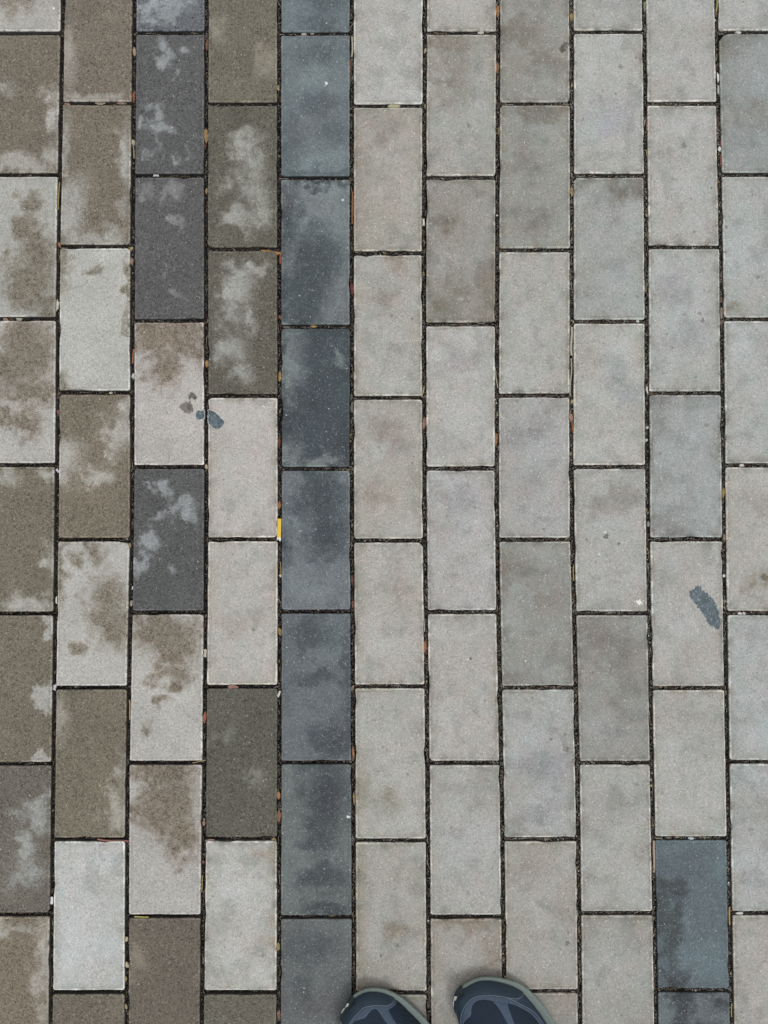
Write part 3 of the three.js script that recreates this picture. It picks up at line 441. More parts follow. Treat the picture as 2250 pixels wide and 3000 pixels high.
const LITTER = [
  ['leaf', 'dry_leaf', 'leaf', '#b9a27c', -362, -709, 14, 4.5, 88, 'beige leaf scrap in second long joint from left, one tenth down'],
  ['leaf', 'dry_leaf', 'leaf', '#a4592c', -362, -642, 18, 4.0, 94, 'rust-orange leaf sliver in second long joint from left, one tenth down'],
  ['leaf', 'dry_leaf', 'leaf', '#b28f58', -257, -584, 22, 6.0, 88, 'tan curled leaf in third long joint from left, one tenth down'],
  ['leaf', 'dry_leaf', 'leaf', '#5b2f24', -258, -569, 11, 4.5, 90, 'dark red leaf scrap in third long joint from left, one tenth down'],
  ['leaf', 'dry_leaf', 'leaf', '#b3a795', -411, -633, 16, 5.0, 2, 'pale beige leaf scrap in cross joint of second column from left, one tenth down'],
  ['leaf', 'dry_leaf', 'leaf', '#a4897c', -380, -632, 16, 3.5, 3, 'pinkish leaf scrap in cross joint of second column from left, one tenth down'],
  ['leaf', 'dry_leaf', 'leaf', '#b08a78', -459, -631, 10, 4.0, 10, 'pink leaf crumb in cross joint of second column from left, one tenth down'],
  ['straw', 'straw', 'straw', '#b9a257', -470, -496, 40, 2.0, 92, 'yellow bent straw in first long joint from left, two tenths down'],
  ['chip', 'litter_chip', 'chip', '#c4c4c0', -329, -526, 8, 4.0, 0, 'white chip in cross joint of third column from left, two tenths down'],
  ['leaf', 'dry_leaf', 'leaf', '#8a5a40', -256, -719, 20, 4.5, 92, 'reddish brown leaf in third long joint from left, at the very top'],
  ['pebble', 'pebble', 'pebble', '#b7aa90', -363, -575, 9, 6.0, 80, 'cream pebble in second long joint from left, one tenth down'],
  ['straw', 'straw', 'straw', '#b3a07c', -362, -561, 20, 2.0, 85, 'pale straw in second long joint from left, one tenth down'],
  ['leaf', 'dry_leaf', 'leaf', '#a98d5e', -256, -503, 10, 3.0, 95, 'tan leaf sliver in third long joint from left, two tenths down'],
  ['leaf', 'dry_leaf', 'leaf', '#a9794c', -468, -424, 9, 4.4, 70, 'orange leaf crumb in first long joint from left, two tenths down'],
  ['leaf', 'dry_leaf', 'leaf', '#b3a15c', -364, -418, 8, 4.4, 120, 'yellowish leaf crumb in second long joint from left, two tenths down'],
  ['leaf', 'dry_leaf', 'leaf', '#b8824a', 168, -768, 19, 5.5, 88, 'orange pointed leaf in seventh long joint from left, at the very top'],
  ['leaf', 'dry_leaf', 'leaf', '#a5773f', 167, -684, 18, 5.0, 92, 'brown pointed leaf in seventh long joint from left, one tenth down'],
  ['straw', 'straw', 'straw', '#b9af98', -45, -716, 30, 3.0, 91, 'pale flat straw in fifth long joint from left, at the very top'],
  ['leaf', 'dry_leaf', 'leaf', '#7b4f33', -46, -685, 26, 3.5, 90, 'rusty brown leaf strip in fifth long joint from left, one tenth down'],
  ['pebble', 'pebble', 'pebble', '#b5b28c', 17, -628, 18, 6.0, 2, 'yellow-green lichen pebble in cross joint of sixth column from left, one tenth down'],
  ['pebble', 'pebble', 'pebble', '#c3bfae', 143, -737, 11, 5.0, 0, 'cream round pebble in cross joint of seventh column from left, at the very top'],
  ['pebble', 'pebble', 'pebble', '#b7aaa2', -115, -735, 8, 3.5, 0, 'pale pink pebble in cross joint of fifth column from left, at the very top'],
  ['pebble', 'pebble', 'pebble', '#ab9a8c', -103, -736, 6, 3.5, 0, 'tan pebble in cross joint of fifth column from left, at the very top'],
  ['chip', 'litter_chip', 'chip', '#d2d0ca', 59, -457, 14, 4.0, 90, 'short white stick in sixth long joint from left, two tenths down'],
  ['leaf', 'dry_leaf', 'leaf', '#c3b69a', 62, -710, 9, 3.5, 110, 'pale leaf fold in sixth long joint from left, at the very top'],
  ['leaf', 'dry_leaf', 'leaf', '#b29a55', 169, -591, 13, 3.5, 92, 'yellow leaf crumb in seventh long joint from left, one tenth down'],
  ['leaf', 'dry_leaf', 'leaf', '#bba45e', -152, -655, 9, 4.5, 80, 'yellow petal crumb in fourth long joint from left, one tenth down'],
  ['straw', 'pine_needle', 'pine needle', '#bb8038', -160, -413, 33, 3.5, 8, 'orange pine needle in cross joint of fourth column from left, two tenths down'],
  ['straw', 'pine_needle', 'pine needle', '#a5824f', -163, -410, 29, 2.5, -6, 'tan pine needle in cross joint of fourth column from left, two tenths down'],
  ['straw', 'pine_needle', 'pine needle', '#9a5a2e', -44, -478, 47, 2.5, 91, 'rust-brown pine needle in fifth long joint from left, two tenths down'],
  ['straw', 'pine_needle', 'pine needle', '#85512f', -45, -488, 40, 2.0, 88, 'brown pine needle in fifth long joint from left, two tenths down'],
  ['leaf', 'dry_leaf', 'leaf', '#b3924c', 276, -760, 13, 4.5, 90, 'yellow oval leaf in eighth long joint from left, at the very top'],
  ['leaf', 'dry_leaf', 'leaf', '#98a07c', 383, -775, 17, 4.0, 92, 'pale green leaf scrap in ninth long joint from left, at the very top'],
  ['straw', 'straw', 'straw', '#b3a04e', 488, -775, 22, 2.5, 94, 'yellow grass straw in tenth long joint from left, at the very top'],
  ['chip', 'litter_chip', 'paper scrap', '#dededd', 490, -670, 15, 5.5, 85, 'white paper scrap in tenth long joint from left, one tenth down'],
  ['chip', 'litter_chip', 'paper scrap', '#b9bbc0', 490, -652, 18, 4.5, 92, 'greyish paper scrap in tenth long joint from left, one tenth down'],
  ['pebble', 'pebble', 'pebble', '#e3e3e0', 490, -564, 8, 5.5, 90, 'white double pebble in tenth long joint from left, one tenth down'],
  ['leaf', 'dry_leaf', 'leaf', '#8b4d38', 385, -600, 22, 5.0, 95, 'red-brown narrow leaf in ninth long joint from left, one tenth down'],
  ['straw', 'straw', 'straw', '#ab9451', 384, -549, 28, 2.0, 85, 'yellow thin straw in ninth long joint from left, two tenths down'],
  ['leaf', 'dry_leaf', 'leaf', '#b39862', 274, -501, 16, 5.0, 88, 'ochre leaf in eighth long joint from left, two tenths down'],
  ['pebble', 'pebble', 'pebble', '#cfcfcb', 520, -737, 8, 4.5, 0, 'white pebble in cross joint of eleventh column from left, at the very top'],
  ['straw', 'straw', 'straw', '#8b4d40', 492, -579, 22, 2.5, 96, 'reddish stalk in tenth long joint from left, one tenth down'],
  ['straw', 'straw', 'straw', '#94503d', 491, -547, 18, 2.0, 88, 'red-brown stalk in tenth long joint from left, two tenths down'],
  ['chip', 'litter_chip', 'chip', '#d8d2c6', -470, -336, 17, 5.4, 95, 'white chalky chip in first long joint from left, three tenths down'],
  ['leaf', 'dry_leaf', 'leaf', '#b98f70', -544, -315, 11, 4.4, 20, 'orange-tan leaf in cross joint of first column from left, three tenths down'],
  ['chip', 'litter_chip', 'chip', '#a9a294', -525, -316, 10, 4.4, 0, 'grey-beige flake in cross joint of first column from left, three tenths down'],
  ['leaf', 'dry_leaf', 'leaf', '#a58870', -363, -400, 12, 4.9, 80, 'tan leaf in second long joint from left, three tenths down'],
  ['straw', 'straw', 'straw', '#a5673c', -360, -262, 21, 3.0, 95, 'orange-brown stalk in second long joint from left, three tenths down'],
  ['leaf', 'dry_leaf', 'leaf', '#b5852d', -254, -251, 11, 4.9, 90, 'golden-orange leaf in third long joint from left, four tenths down'],
  ['pebble', 'pebble', 'pebble', '#c9cac6', -360, -233, 8, 4.4, 90, 'white gravel crumb in second long joint from left, four tenths down'],
  ['leaf', 'dry_leaf', 'leaf', '#cdc49a', -254, -102, 8, 3.9, 80, 'pale yellow leaf crumb in third long joint from left, halfway down'],
  ['chip', 'litter_chip', 'chip', '#cfc8d2', -467, -97, 6, 4.4, 60, 'lavender-white chip in first long joint from left, halfway down'],
  ['pebble', 'pebble', 'pebble', '#c2b8a0', -392, -209, 6, 3.9, 0, 'cream pebble in cross joint of second column from left, four tenths down'],
  ['leaf', 'dry_leaf', 'leaf', '#94614c', -467, -181, 8, 4.4, 80, 'reddish leaf scrap in first long joint from left, four tenths down'],
  ['leaf', 'dry_leaf', 'leaf', '#bf9a4c', -149, -232, 15, 4.4, 92, 'ochre leaf in fourth long joint from left, four tenths down'],
  ['leaf', 'dry_leaf', 'leaf', '#7a4433', -149, -137, 18, 4.4, 90, 'rust-red leaf crumb in fourth long joint from left, four tenths down'],
  ['leaf', 'dry_leaf', 'leaf', '#b0733c', -149, -47, 12, 4.9, 92, 'orange-brown leaf in fourth long joint from left, halfway down'],
  ['leaf', 'dry_leaf', 'leaf', '#7b2f2c', -45, -359, 21, 4.4, 86, 'dark red leaf in fifth long joint from left, three tenths down'],
  ['leaf', 'dry_leaf', 'leaf', '#a9766a', 59, -164, 20, 4.9, 95, 'pink-brown leaf in sixth long joint from left, four tenths down'],
  ['leaf', 'dry_leaf', 'leaf', '#bb8244', 162, -141, 20, 4.4, 92, 'bright orange leaf in seventh long joint from left, four tenths down'],
  ['leaf', 'dry_leaf', 'leaf', '#b58a50', -100, -305, 12, 3.4, 0, 'orange-yellow leaf in cross joint of fifth column from left, three tenths down'],
  ['straw', 'straw', 'straw', '#c4ae70', 57, -210, 15, 2.0, 105, 'yellow curled straw in sixth long joint from left, four tenths down'],
  ['chip', 'litter_chip', 'chip', '#6d6560', -45, -188, 19, 5.4, 92, 'grey bark flake in fifth long joint from left, four tenths down'],
  ['leaf', 'dry_leaf', 'leaf', '#a9693c', -148, -318, 8, 3.9, 60, 'orange leaf crumb in fourth long joint from left, three tenths down'],
  ['straw', 'pine_needle', 'pine needle', '#a8562a', -148, -404, 15, 3.0, 92, 'orange pine needle in fourth long joint from left, three tenths down'],
  ['straw', 'straw', 'straw', '#b3a68c', 163, -231, 32, 2.0, 82, 'pale curved stem in seventh long joint from left, four tenths down'],
  ['straw', 'straw', 'straw', '#b7ac98', 272, -283, 41, 4.4, 91, 'pale straw blade in eighth long joint from left, three tenths down'],
  ['straw', 'straw', 'straw', '#ada68f', 270, -231, 54, 2.5, 92, 'long pale straw in eighth long joint from left, four tenths down'],
  ['stemleaf', 'dry_leaf', 'leaf', '#b48a6c', 270, -172, 13, 5.4, 80, 'orange-tan leaf with stalk in eighth long joint from left, four tenths down'],
  ['chip', 'litter_chip', 'chip', '#e0dcd2', 380, -212, 10, 2.9, 90, 'white oblong chip in ninth long joint from left, four tenths down'],
  ['leaf', 'dry_leaf', 'leaf', '#b7a04c', 487, -63, 17, 4.4, 92, 'yellow leaf in tenth long joint from left, halfway down'],
  ['pebble', 'pebble', 'pebble', '#b7a564', 272, -196, 6, 3.9, 90, 'yellow pebble in eighth long joint from left, four tenths down'],
  ['pebble', 'pebble', 'pebble', '#cfcfca', 368, -312, 5, 4.4, 0, 'white round pebble in cross joint of ninth column from left, three tenths down'],
  ['leaf', 'dry_leaf', 'leaf', '#9c8d7f', 489, -324, 19, 4.9, 92, 'taupe leaf strip in tenth long joint from left, three tenths down'],
  ['pebble', 'pebble', 'pebble', '#c9cac8', 380, -158, 5, 4.4, 0, 'white pebble in ninth long joint from left, four tenths down'],
  ['pebble', 'pebble', 'pebble', '#b9bab8', 378, -140, 5, 4.4, 0, 'white-grey pebble in ninth long joint from left, four tenths down'],
  ['pebble', 'pebble', 'pebble', '#cfcfcc', 515, -103, 7, 4.4, 0, 'white pebble in cross joint of eleventh column from left, halfway down'],
  ['leaf', 'dry_leaf', 'leaf', '#b8897a', -214, 212, 16, 5.8, 4, 'pink-tan oval leaf in cross joint of fourth column from left, seven tenths down'],
  ['leaf', 'dry_leaf', 'leaf', '#b3623f', -254, 255, 19, 4.9, 96, 'orange-red leaf in third long joint from left, seven tenths down'],
  ['chip', 'litter_chip', 'chip', '#c9c6cc', -468, 212, 10, 5.3, 100, 'white flaky chip in first long joint from left, seven tenths down'],
  ['chip', 'litter_chip', 'chip', '#c7b9a8', -254, 164, 10, 5.3, 92, 'cream splinter in third long joint from left, six tenths down'],
  ['straw', 'straw', 'straw', '#b39a6c', -361, 244, 28, 2.4, 88, 'tan straw in second long joint from left, seven tenths down'],
  ['chip', 'litter_chip', 'chip', '#d2d2d8', -358, 71, 7, 3.4, 90, 'white chip in second long joint from left, six tenths down'],
  ['pebble', 'pebble', 'pebble', '#b0988c', -360, 93, 8, 4.4, 90, 'pinkish pebble in second long joint from left, six tenths down'],
  ['straw', 'pine_needle', 'pine needle', '#a5875c', -262, 317, 19, 1.9, -12, 'tan pine needle in third long joint from left, seven tenths down'],
  ['leaf', 'dry_leaf', 'leaf', '#bf9e62', -362, 10, 7, 2.9, 80, 'small yellow leaf crumb in second long joint from left, halfway down'],
  ['chip', 'litter_chip', 'chip', '#e1e1df', -467, 88, 13, 2.9, 92, 'white sliver in first long joint from left, six tenths down'],
  ['strip', 'paper_strip', 'paper strip', '#d9b02a', -149, -12, 31, 5.6, 91, 'bright yellow paper strip with white end, beside the dark blue paver column'],
  ['leaf', 'dry_leaf', 'leaf', '#b3904c', -148, 134, 13, 5.4, 80, 'ochre pointed leaf in fourth long joint from left, six tenths down'],
  ['chip', 'litter_chip', 'chip', '#d2d0c2', -149, 222, 10, 3.9, 115, 'white slanted chip in fourth long joint from left, seven tenths down'],
  ['leaf', 'dry_leaf', 'leaf', '#b3733a', 59, 156, 19, 4.4, 92, 'orange pointed leaf in sixth long joint from left, six tenths down'],
  ['leaf', 'dry_leaf', 'leaf', '#9a4a3c', -44, 95, 11, 3.4, 90, 'red leaf scrap in fifth long joint from left, six tenths down'],
  ['leaf', 'dry_leaf', 'leaf', '#7e4336', -44, 60, 15, 3.9, 88, 'red-brown leaf in fifth long joint from left, six tenths down'],
  ['leaf', 'dry_leaf', 'leaf', '#b37a4a', -43, 305, 20, 2.9, 86, 'orange sliver of leaf in fifth long joint from left, seven tenths down'],
  ['straw', 'straw', 'straw', '#bfbab0', 58, 120, 28, 1.5, 88, 'white curled thread in sixth long joint from left, six tenths down'],
  ['leaf', 'dry_leaf', 'leaf', '#ab9078', -44, 214, 9, 3.9, 110, 'tan bent leaf in fifth long joint from left, seven tenths down'],
  ['straw', 'pine_needle', 'pine needle', '#a57f45', -147, 43, 18, 2.0, 88, 'ochre needle in fourth long joint from left, six tenths down'],
  ['chip', 'litter_chip', 'chip', '#cfc6b0', -147, 54, 5, 3.9, 60, 'cream chip in fourth long joint from left, six tenths down'],
  ['pebble', 'pebble', 'pebble', '#d9d9d6', 509, 109, 6, 4.9, 0, 'white pebble pair member in cross joint of eleventh column from left, six tenths down'],
  ['pebble', 'pebble', 'pebble', '#d2d2d0', 515, 109, 5, 4.4, 0, 'white smaller pebble in cross joint of eleventh column from left, six tenths down'],
  ['pebble', 'pebble', 'pebble', '#cfcfcd', 487, 55, 5, 4.4, 0, 'white pebble in tenth long joint from left, six tenths down'],
  ['leaf', 'dry_leaf', 'leaf', '#9a7f68', 488, 1, 13, 3.4, 88, 'tan leaf scrap in tenth long joint from left, halfway down'],
  ['straw', 'pine_needle', 'pine needle', '#b39a4c', 272, 51, 22, 2.0, 90, 'yellow needle in eighth long joint from left, six tenths down'],
  ['pebble', 'pebble', 'pebble', '#9a9a98', 380, -19, 7, 4.4, 90, 'grey pebble in ninth long joint from left, halfway down'],
  ['straw', 'straw', 'straw', '#a8655c', -383, 427, 44, 2.9, 4, 'red-pink curved stem in cross joint of second column from left, eight tenths down'],
  ['chip', 'litter_chip', 'chip', '#e3dfe6', -469, 511, 10, 4.3, 90, 'white chip in first long joint from left, nine tenths down'],
  ['straw', 'straw', 'straw', '#cfc462', -342, 534, 20, 2.4, 2, 'yellow straw in cross joint of third column from left, nine tenths down'],
  ['leaf', 'dry_leaf', 'leaf', '#a98a7c', -246, 427, 15, 4.3, -6, 'tan-pink leaf in cross joint of fourth column from left, eight tenths down'],
  ['pebble', 'pebble', 'pebble', '#c2b294', -363, 565, 8, 4.8, 95, 'cream pebble in second long joint from left, nine tenths down'],
  ['pebble', 'pebble', 'pebble', '#c2af90', -362, 601, 10, 5.8, 85, 'cream larger pebble in second long joint from left, nine tenths down'],
  ['leaf', 'dry_leaf', 'leaf', '#b3a35c', -364, 621, 10, 3.8, 95, 'yellow leaf in second long joint from left, at the very bottom'],
  ['leaf', 'dry_leaf', 'leaf', '#cfc19c', -363, 658, 9, 4.8, 70, 'cream leaf in second long joint from left, at the very bottom'],
  ['pebble', 'pebble', 'pebble', '#a5786c', -255, 404, 8, 4.3, 90, 'reddish pebble in third long joint from left, eight tenths down'],
  ['leaf', 'dry_leaf', 'leaf', '#94564c', -255, 458, 6, 3.4, 80, 'red leaf crumb in third long joint from left, eight tenths down'],
  ['straw', 'straw', 'straw', '#b39c4c', -257, 488, 23, 1.9, 92, 'yellow straw in third long joint from left, nine tenths down'],
  ['leaf', 'dry_leaf', 'leaf', '#bf8148', -149, 365, 12, 5.3, 90, 'orange oval leaf in fourth long joint from left, eight tenths down'],
  ['leaf', 'dry_leaf', 'leaf', '#a56e48', -149, 394, 18, 5.3, 90, 'orange-brown long leaf in fourth long joint from left, eight tenths down'],
  ['leaf', 'dry_leaf', 'leaf', '#b9a86c', -155, 427, 7, 6.3, 80, 'pale yellow heart-shaped leaf in fourth long joint from left, eight tenths down'],
  ['leaf', 'dry_leaf', 'leaf', '#b39860', -42, 370, 20, 2.9, 88, 'tan-yellow leaf in fifth long joint from left, eight tenths down'],
  ['leaf', 'dry_leaf', 'leaf', '#a5904c', -149, 576, 13, 4.3, 92, 'yellow leaf scrap in fourth long joint from left, nine tenths down'],
  ['leaf', 'dry_leaf', 'leaf', '#9c6c5c', -148, 670, 15, 4.8, 90, 'pink-brown leaf in fourth long joint from left, at the very bottom'],
  ['straw', 'straw', 'straw', '#b0a08c', 382, 451, 44, 4.3, 91, 'tan straw blade in ninth long joint from left, eight tenths down'],
  ['straw', 'straw', 'straw', '#b39a5c', 488, 534, 25, 2.9, 90, 'yellow-tan straw in tenth long joint from left, nine tenths down'],
  ['pebble', 'pebble', 'pebble', '#dededc', 502, 531, 12, 4.8, 0, 'white pebble in cross joint of eleventh column from left, nine tenths down'],
  ['straw', 'straw', 'straw', '#b7a64c', 489, 665, 19, 1.9, 92, 'yellow straw in tenth long joint from left, at the very bottom'],
  ['chip', 'litter_chip', 'chip', '#c9cdd0', 487, 489, 6, 2.9, 90, 'pale chip in tenth long joint from left, nine tenths down'],
  ['pebble', 'pebble', 'pebble', '#b9c2c6', 435, 426, 8, 4.8, 0, 'pale grey pebble in cross joint of tenth column from left, eight tenths down'],
];
LITTER.forEach(([kind, name, category, colour, x, z, L, W, ang, label], n) => {
  const R = rng(1000 + n * 13), turn = -ang * Math.PI / 180, flat = kind === 'chip' || kind === 'pebble';
  const o = thing(name, label, category, x / 1000, 0, z / 1000, turn);
  const y = kind === 'straw' ? -0.0032 : kind === 'pebble' ? -0.004 : -0.0038;
  const base = css(colour), hsl = base.getHSL({}); base.setHSL(hsl.h, hsl.s * (kind === 'leaf' || kind === 'stemleaf' ? 0.78 : 0.85), hsl.l * 0.9);
  const m = kind === 'leaf' || kind === 'stemleaf' ? new THREE.MeshStandardMaterial({ color: base, roughness: 0.75, vertexColors: true, side: THREE.DoubleSide }) : litterMat('#' + base.getHexString(), kind === 'pebble' ? 0.9 : 0.7);
  if (kind === 'strip') {                                            // folded paper strip: yellow part and torn white end
    mesh('yellow_paper', shell((u, v) => [(-0.5 + u * 0.86) * L / 1000, 0.0006 * Math.sin(u * 9) * 0.5 + 0.0009 * (1 - (v * 2 - 1) ** 2), (v - 0.5) * W / 1000], 14, 6, 0.0004), litterMat('#e0b93c', 0.6), o).position.y = -0.0022;
    mesh('white_end', shell((u, v) => [(0.362 + u * (0.13 + 0.05 * Math.sin(v * 7))) * L / 1000, 0.0009 * (1 - (v * 2 - 1) ** 2) + 0.0006 * u, (v - 0.5) * W * 1.04 / 1000], 5, 6, 0.0006), litterMat('#e4e2da', 0.6), o).position.y = -0.0019;
    return;
  }
  if (kind === 'stemleaf') {
    const b = mesh('blade', leafShape(L, W, R), m, o); b.position.y = y + 0.001;
    const s = mesh('stalk', strawShape(24, 1.6, R), litterMat('#a5683c'), o); s.position.set((L / 2 + 11) / 1000, y, -0.0004);
    return;
  }
  const g = kind === 'leaf' ? leafShape(L, W, R) : kind === 'straw' ? strawShape(L, W, R) : kind === 'pebble' ? pebbleShape(L, W, R) : chipShape(L, W, R);
  const part = mesh(kind === 'leaf' ? 'blade' : kind === 'straw' ? 'stalk' : kind === 'pebble' ? 'stone' : 'flake', g, m, o);
  part.position.y = y; if (kind === 'leaf') part.rotation.x = (R() - 0.5) * 0.5;
});

// ------------------------------------------------------------------ flattened gum, a smear and a bird dropping on the pavers
// a worn, thin layer: the cells of a fine grid that fall inside the ragged outline, thinning out to its rim
function inside(P, x, z) {                                           // signed distance to the outline, positive inside
  let d = 1e9, odd = false;
  for (let i = 0, n = P.length; i < n; i++) { const a = P[i], b = P[(i + 1) % n], ex = b[0] - a[0], ez = b[1] - a[1], t = clamp01(((x - a[0]) * ex + (z - a[1]) * ez) / (ex * ex + ez * ez)); d = Math.min(d, Math.hypot(x - a[0] - ex * t, z - a[1] - ez * t)); if ((a[1] > z) !== (b[1] > z) && x < a[0] + (z - a[1]) / ez * ex) odd = !odd; }
  return odd ? d : -d;
}
function layer(P, cx, cz, seed, top, rag, grow, step) {
  const f = (x, z) => inside(P, x, z) + grow + rag * (0.9 * vnoise(x / 1.7 + seed, z / 1.7) + 0.8 * vnoise(x / 0.75, z / 0.75 + seed)), pos = [], uv = [], idx = [], ids = {};
  const xs = P.map((q) => q[0]), zs = P.map((q) => q[1]), m = 2.5 + grow, x0 = Math.min(...xs) - m, z0 = Math.min(...zs) - m, nx = Math.ceil((Math.max(...xs) + m - x0) / step), nz = Math.ceil((Math.max(...zs) + m - z0) / step);
  const vert = (i, j) => { const k = i + j * 9999; if (ids[k] === undefined) { const x = x0 + i * step, z = z0 + j * step, h = f(x, z); ids[k] = pos.length / 3; pos.push((x - cx) / 1000, (top * sstep(-0.3, 0.9, h) * (1 + 0.25 * vnoise(x / 1.3, z / 1.3 + seed)) - 0.06) / 1000, (z - cz) / 1000); uv.push(x / 60, z / 60); } return ids[k]; };
  for (let j = 0; j < nz; j++) for (let i = 0; i < nx; i++) if (f(x0 + (i + 0.5) * step, z0 + (j + 0.5) * step) > 0) { const a = vert(i, j), b = vert(i + 1, j), c = vert(i, j + 1), d = vert(i + 1, j + 1); idx.push(a, c, b, b, c, d); }
  const g = new THREE.BufferGeometry(); g.setAttribute('position', new THREE.Float32BufferAttribute(pos, 3)); g.setAttribute('uv', new THREE.Float32BufferAttribute(uv, 2)); g.setIndex(idx); g.computeVertexNormals(); return g;
}
const rimMat = new THREE.MeshStandardMaterial({ color: css('#bab9b6'), roughness: 0.9 });
function patchThing(name, label, category, P, top, mat, seed, rag, rim = 0) {
  let cx = 0, cz = 0; for (const q of P) { cx += q[0] / P.length; cz += q[1] / P.length; }
  const m = new THREE.Mesh(layer(P, cx, cz, seed, top, rag, 0.35, 0.45), mat); m.name = numbered(name); m.position.set(cx / 1000, 0, cz / 1000); m.castShadow = m.receiveShadow = true; tag(m, label, category); scene.add(m);
  if (rim) mesh('pale_rim', layer(P, cx, cz, seed, 0.2, rag, rim + 0.4, 0.45), rimMat, m);
  return m;
}
function speckled(a, b, c, seed) {
  const T = 128, d = new Uint8Array(T * T * 4), R = rng(seed);
  for (let y = 0; y < T; y++) for (let x = 0; x < T; x++) { const i = (y * T + x) * 4, n = vnoise(x / 9 + seed, y / 9), f = vnoise(x / 2.2, y / 2.2 + seed), k = f > 0.62 ? 1 : 0, t = 1 + 0.10 * n + 0.10 * f; for (let e = 0; e < 3; e++) d[i + e] = Math.min(255, (a[e] + (b[e] - a[e]) * clamp01(n)) * t * (1 - k) + c[e] * k); d[i + 3] = 255; }
  return new THREE.MeshStandardMaterial({ map: dataTex(d, T, T, true, true), roughness: 0.85 });
}
const gumBlue = speckled([82, 96, 104], [94, 106, 112], [126, 138, 144], 3), gumGrey = speckled([126, 120, 116], [112, 108, 104], [96, 92, 90], 8), gumDark = speckled([92, 90, 86], [120, 118, 112], [66, 64, 60], 5), smearMat = speckled([88, 101, 108], [102, 113, 118], [136, 147, 151], 9);
const OUT = {
  smear: [[447.2, 68.8], [451.7, 70.8], [454.6, 75.3], [461.0, 79.8], [465.4, 85.2], [470.4, 90.2], [473.7, 97.2], [476.6, 105.1], [477.5, 111.6], [479.4, 118.5], [480.3, 123.5], [476.8, 127.4], [477.2, 130.9], [473.8, 131.4], [470.3, 127.4], [464.9, 125.4], [460.5, 119.5], [459.1, 114.0], [454.2, 107.6], [448.3, 100.6], [444.4, 94.1], [440.0, 88.7], [435.6, 83.2], [436.6, 76.7], [442.7, 73.3]],
  left: [[-264.7, -182.7], [-261.1, -181.8], [-256.9, -183.0], [-256.9, -171.8], [-259.9, -171.2], [-264.0, -169.7], [-267.6, -172.4], [-268.7, -177.1], [-267.0, -181.3]],
  right: [[-250.6, -183.6], [-247.6, -183.0], [-242.2, -180.6], [-237.5, -177.1], [-234.5, -172.3], [-231.6, -170.5], [-228.6, -168.2], [-228.3, -164.6], [-230.9, -160.5], [-233.9, -157.5], [-239.8, -156.9], [-243.3, -158.1], [-246.9, -161.7], [-250.5, -165.8]],
  grey: [[-292.4, -187.2], [-290.1, -191.4], [-285.4, -193.1], [-283.1, -195.5], [-280.1, -194.3], [-277.2, -196.1], [-275.4, -192.5], [-273.6, -190.8], [-272.7, -186.6], [-272.3, -181.3], [-275.3, -181.3], [-277.1, -179.5], [-280.6, -178.9], [-285.9, -181.3], [-288.9, -184.8]],
  dark: [[-279.8, -200.8], [-278.4, -206.8], [-275.4, -207.1], [-274.3, -208.6], [-271.3, -207.1], [-268.4, -205.0], [-267.4, -200.2], [-270.1, -199.1], [-274.2, -200.2], [-277.8, -199.1]],
};
patchThing('paint_smear', 'slanting slate-blue smear with ragged edges on a light grey paver at right', 'paint smear', OUT.smear, 0.28, smearMat, 21, 1.6);
patchThing('chewing_gum', 'small round blue-grey gum spot ending at the paver edge, left of the joint', 'chewing gum', OUT.left, 0.9, gumBlue, 22, 0.5, 0.7);
patchThing('chewing_gum', 'large oval blue-grey gum spot right of the joint, on a light paver', 'chewing gum', OUT.right, 0.9, gumBlue, 23, 0.7, 0.7);
const starGum = patchThing('chewing_gum', 'flat grey star-shaped gum spot beside the two blue-grey spots', 'chewing gum', OUT.grey, 0.5, gumGrey, 24, 0.8);
{ const ring = new THREE.TorusGeometry(0.0022, 0.0011, 8, 18); ring.rotateX(Math.PI / 2); ring.scale(0.9, 0.5, 1.25); mesh('dark_dimple', ring, gumDark, starGum).position.set(0.0022, 0.0004, -0.0002); }
patchThing('chewing_gum', 'small dark speckled gum remnant above the flat grey gum spot', 'chewing gum', OUT.dark, 0.4, gumDark, 25, 1.9);
{
  const o = thing('bird_dropping', 'white splash of bird dropping near the lower right corner of a light grey paver', 'bird dropping', 0.364, 0, 0.092), m = new THREE.MeshStandardMaterial({ color: css('#e3e3e0'), roughness: 0.8 }), R = rng(8);
  for (const [x, z, r] of [[0, 0, 3.2], [-2.8, -1.2, 1.8], [2.6, 0.6, 2.0], [0.6, 2.8, 1.7], [-6.5, -0.6, 1.2], [1, -3, 1.5], [6.5, -1.5, 1.0], [9, 0.8, 0.8], [-9.5, -2.6, 0.8], [5, 2.2, 0.9]]) {
    const g = new THREE.SphereGeometry(1, 9, 5), p = g.attributes.position, k = R() * 40; for (let i = 0; i < p.count; i++) { const a = Math.atan2(p.getZ(i), p.getX(i)), s = 1 + 0.35 * vnoise(Math.cos(a) * 1.7 + k, Math.sin(a) * 1.7); p.setX(i, p.getX(i) * s); p.setZ(i, p.getZ(i) * s); }
    g.scale(r / 1000, 0.0007, r / 1000); g.computeVertexNormals(); mesh('splat', g, m, o).position.set(x / 1000, 0, z / 1000);
  }
}

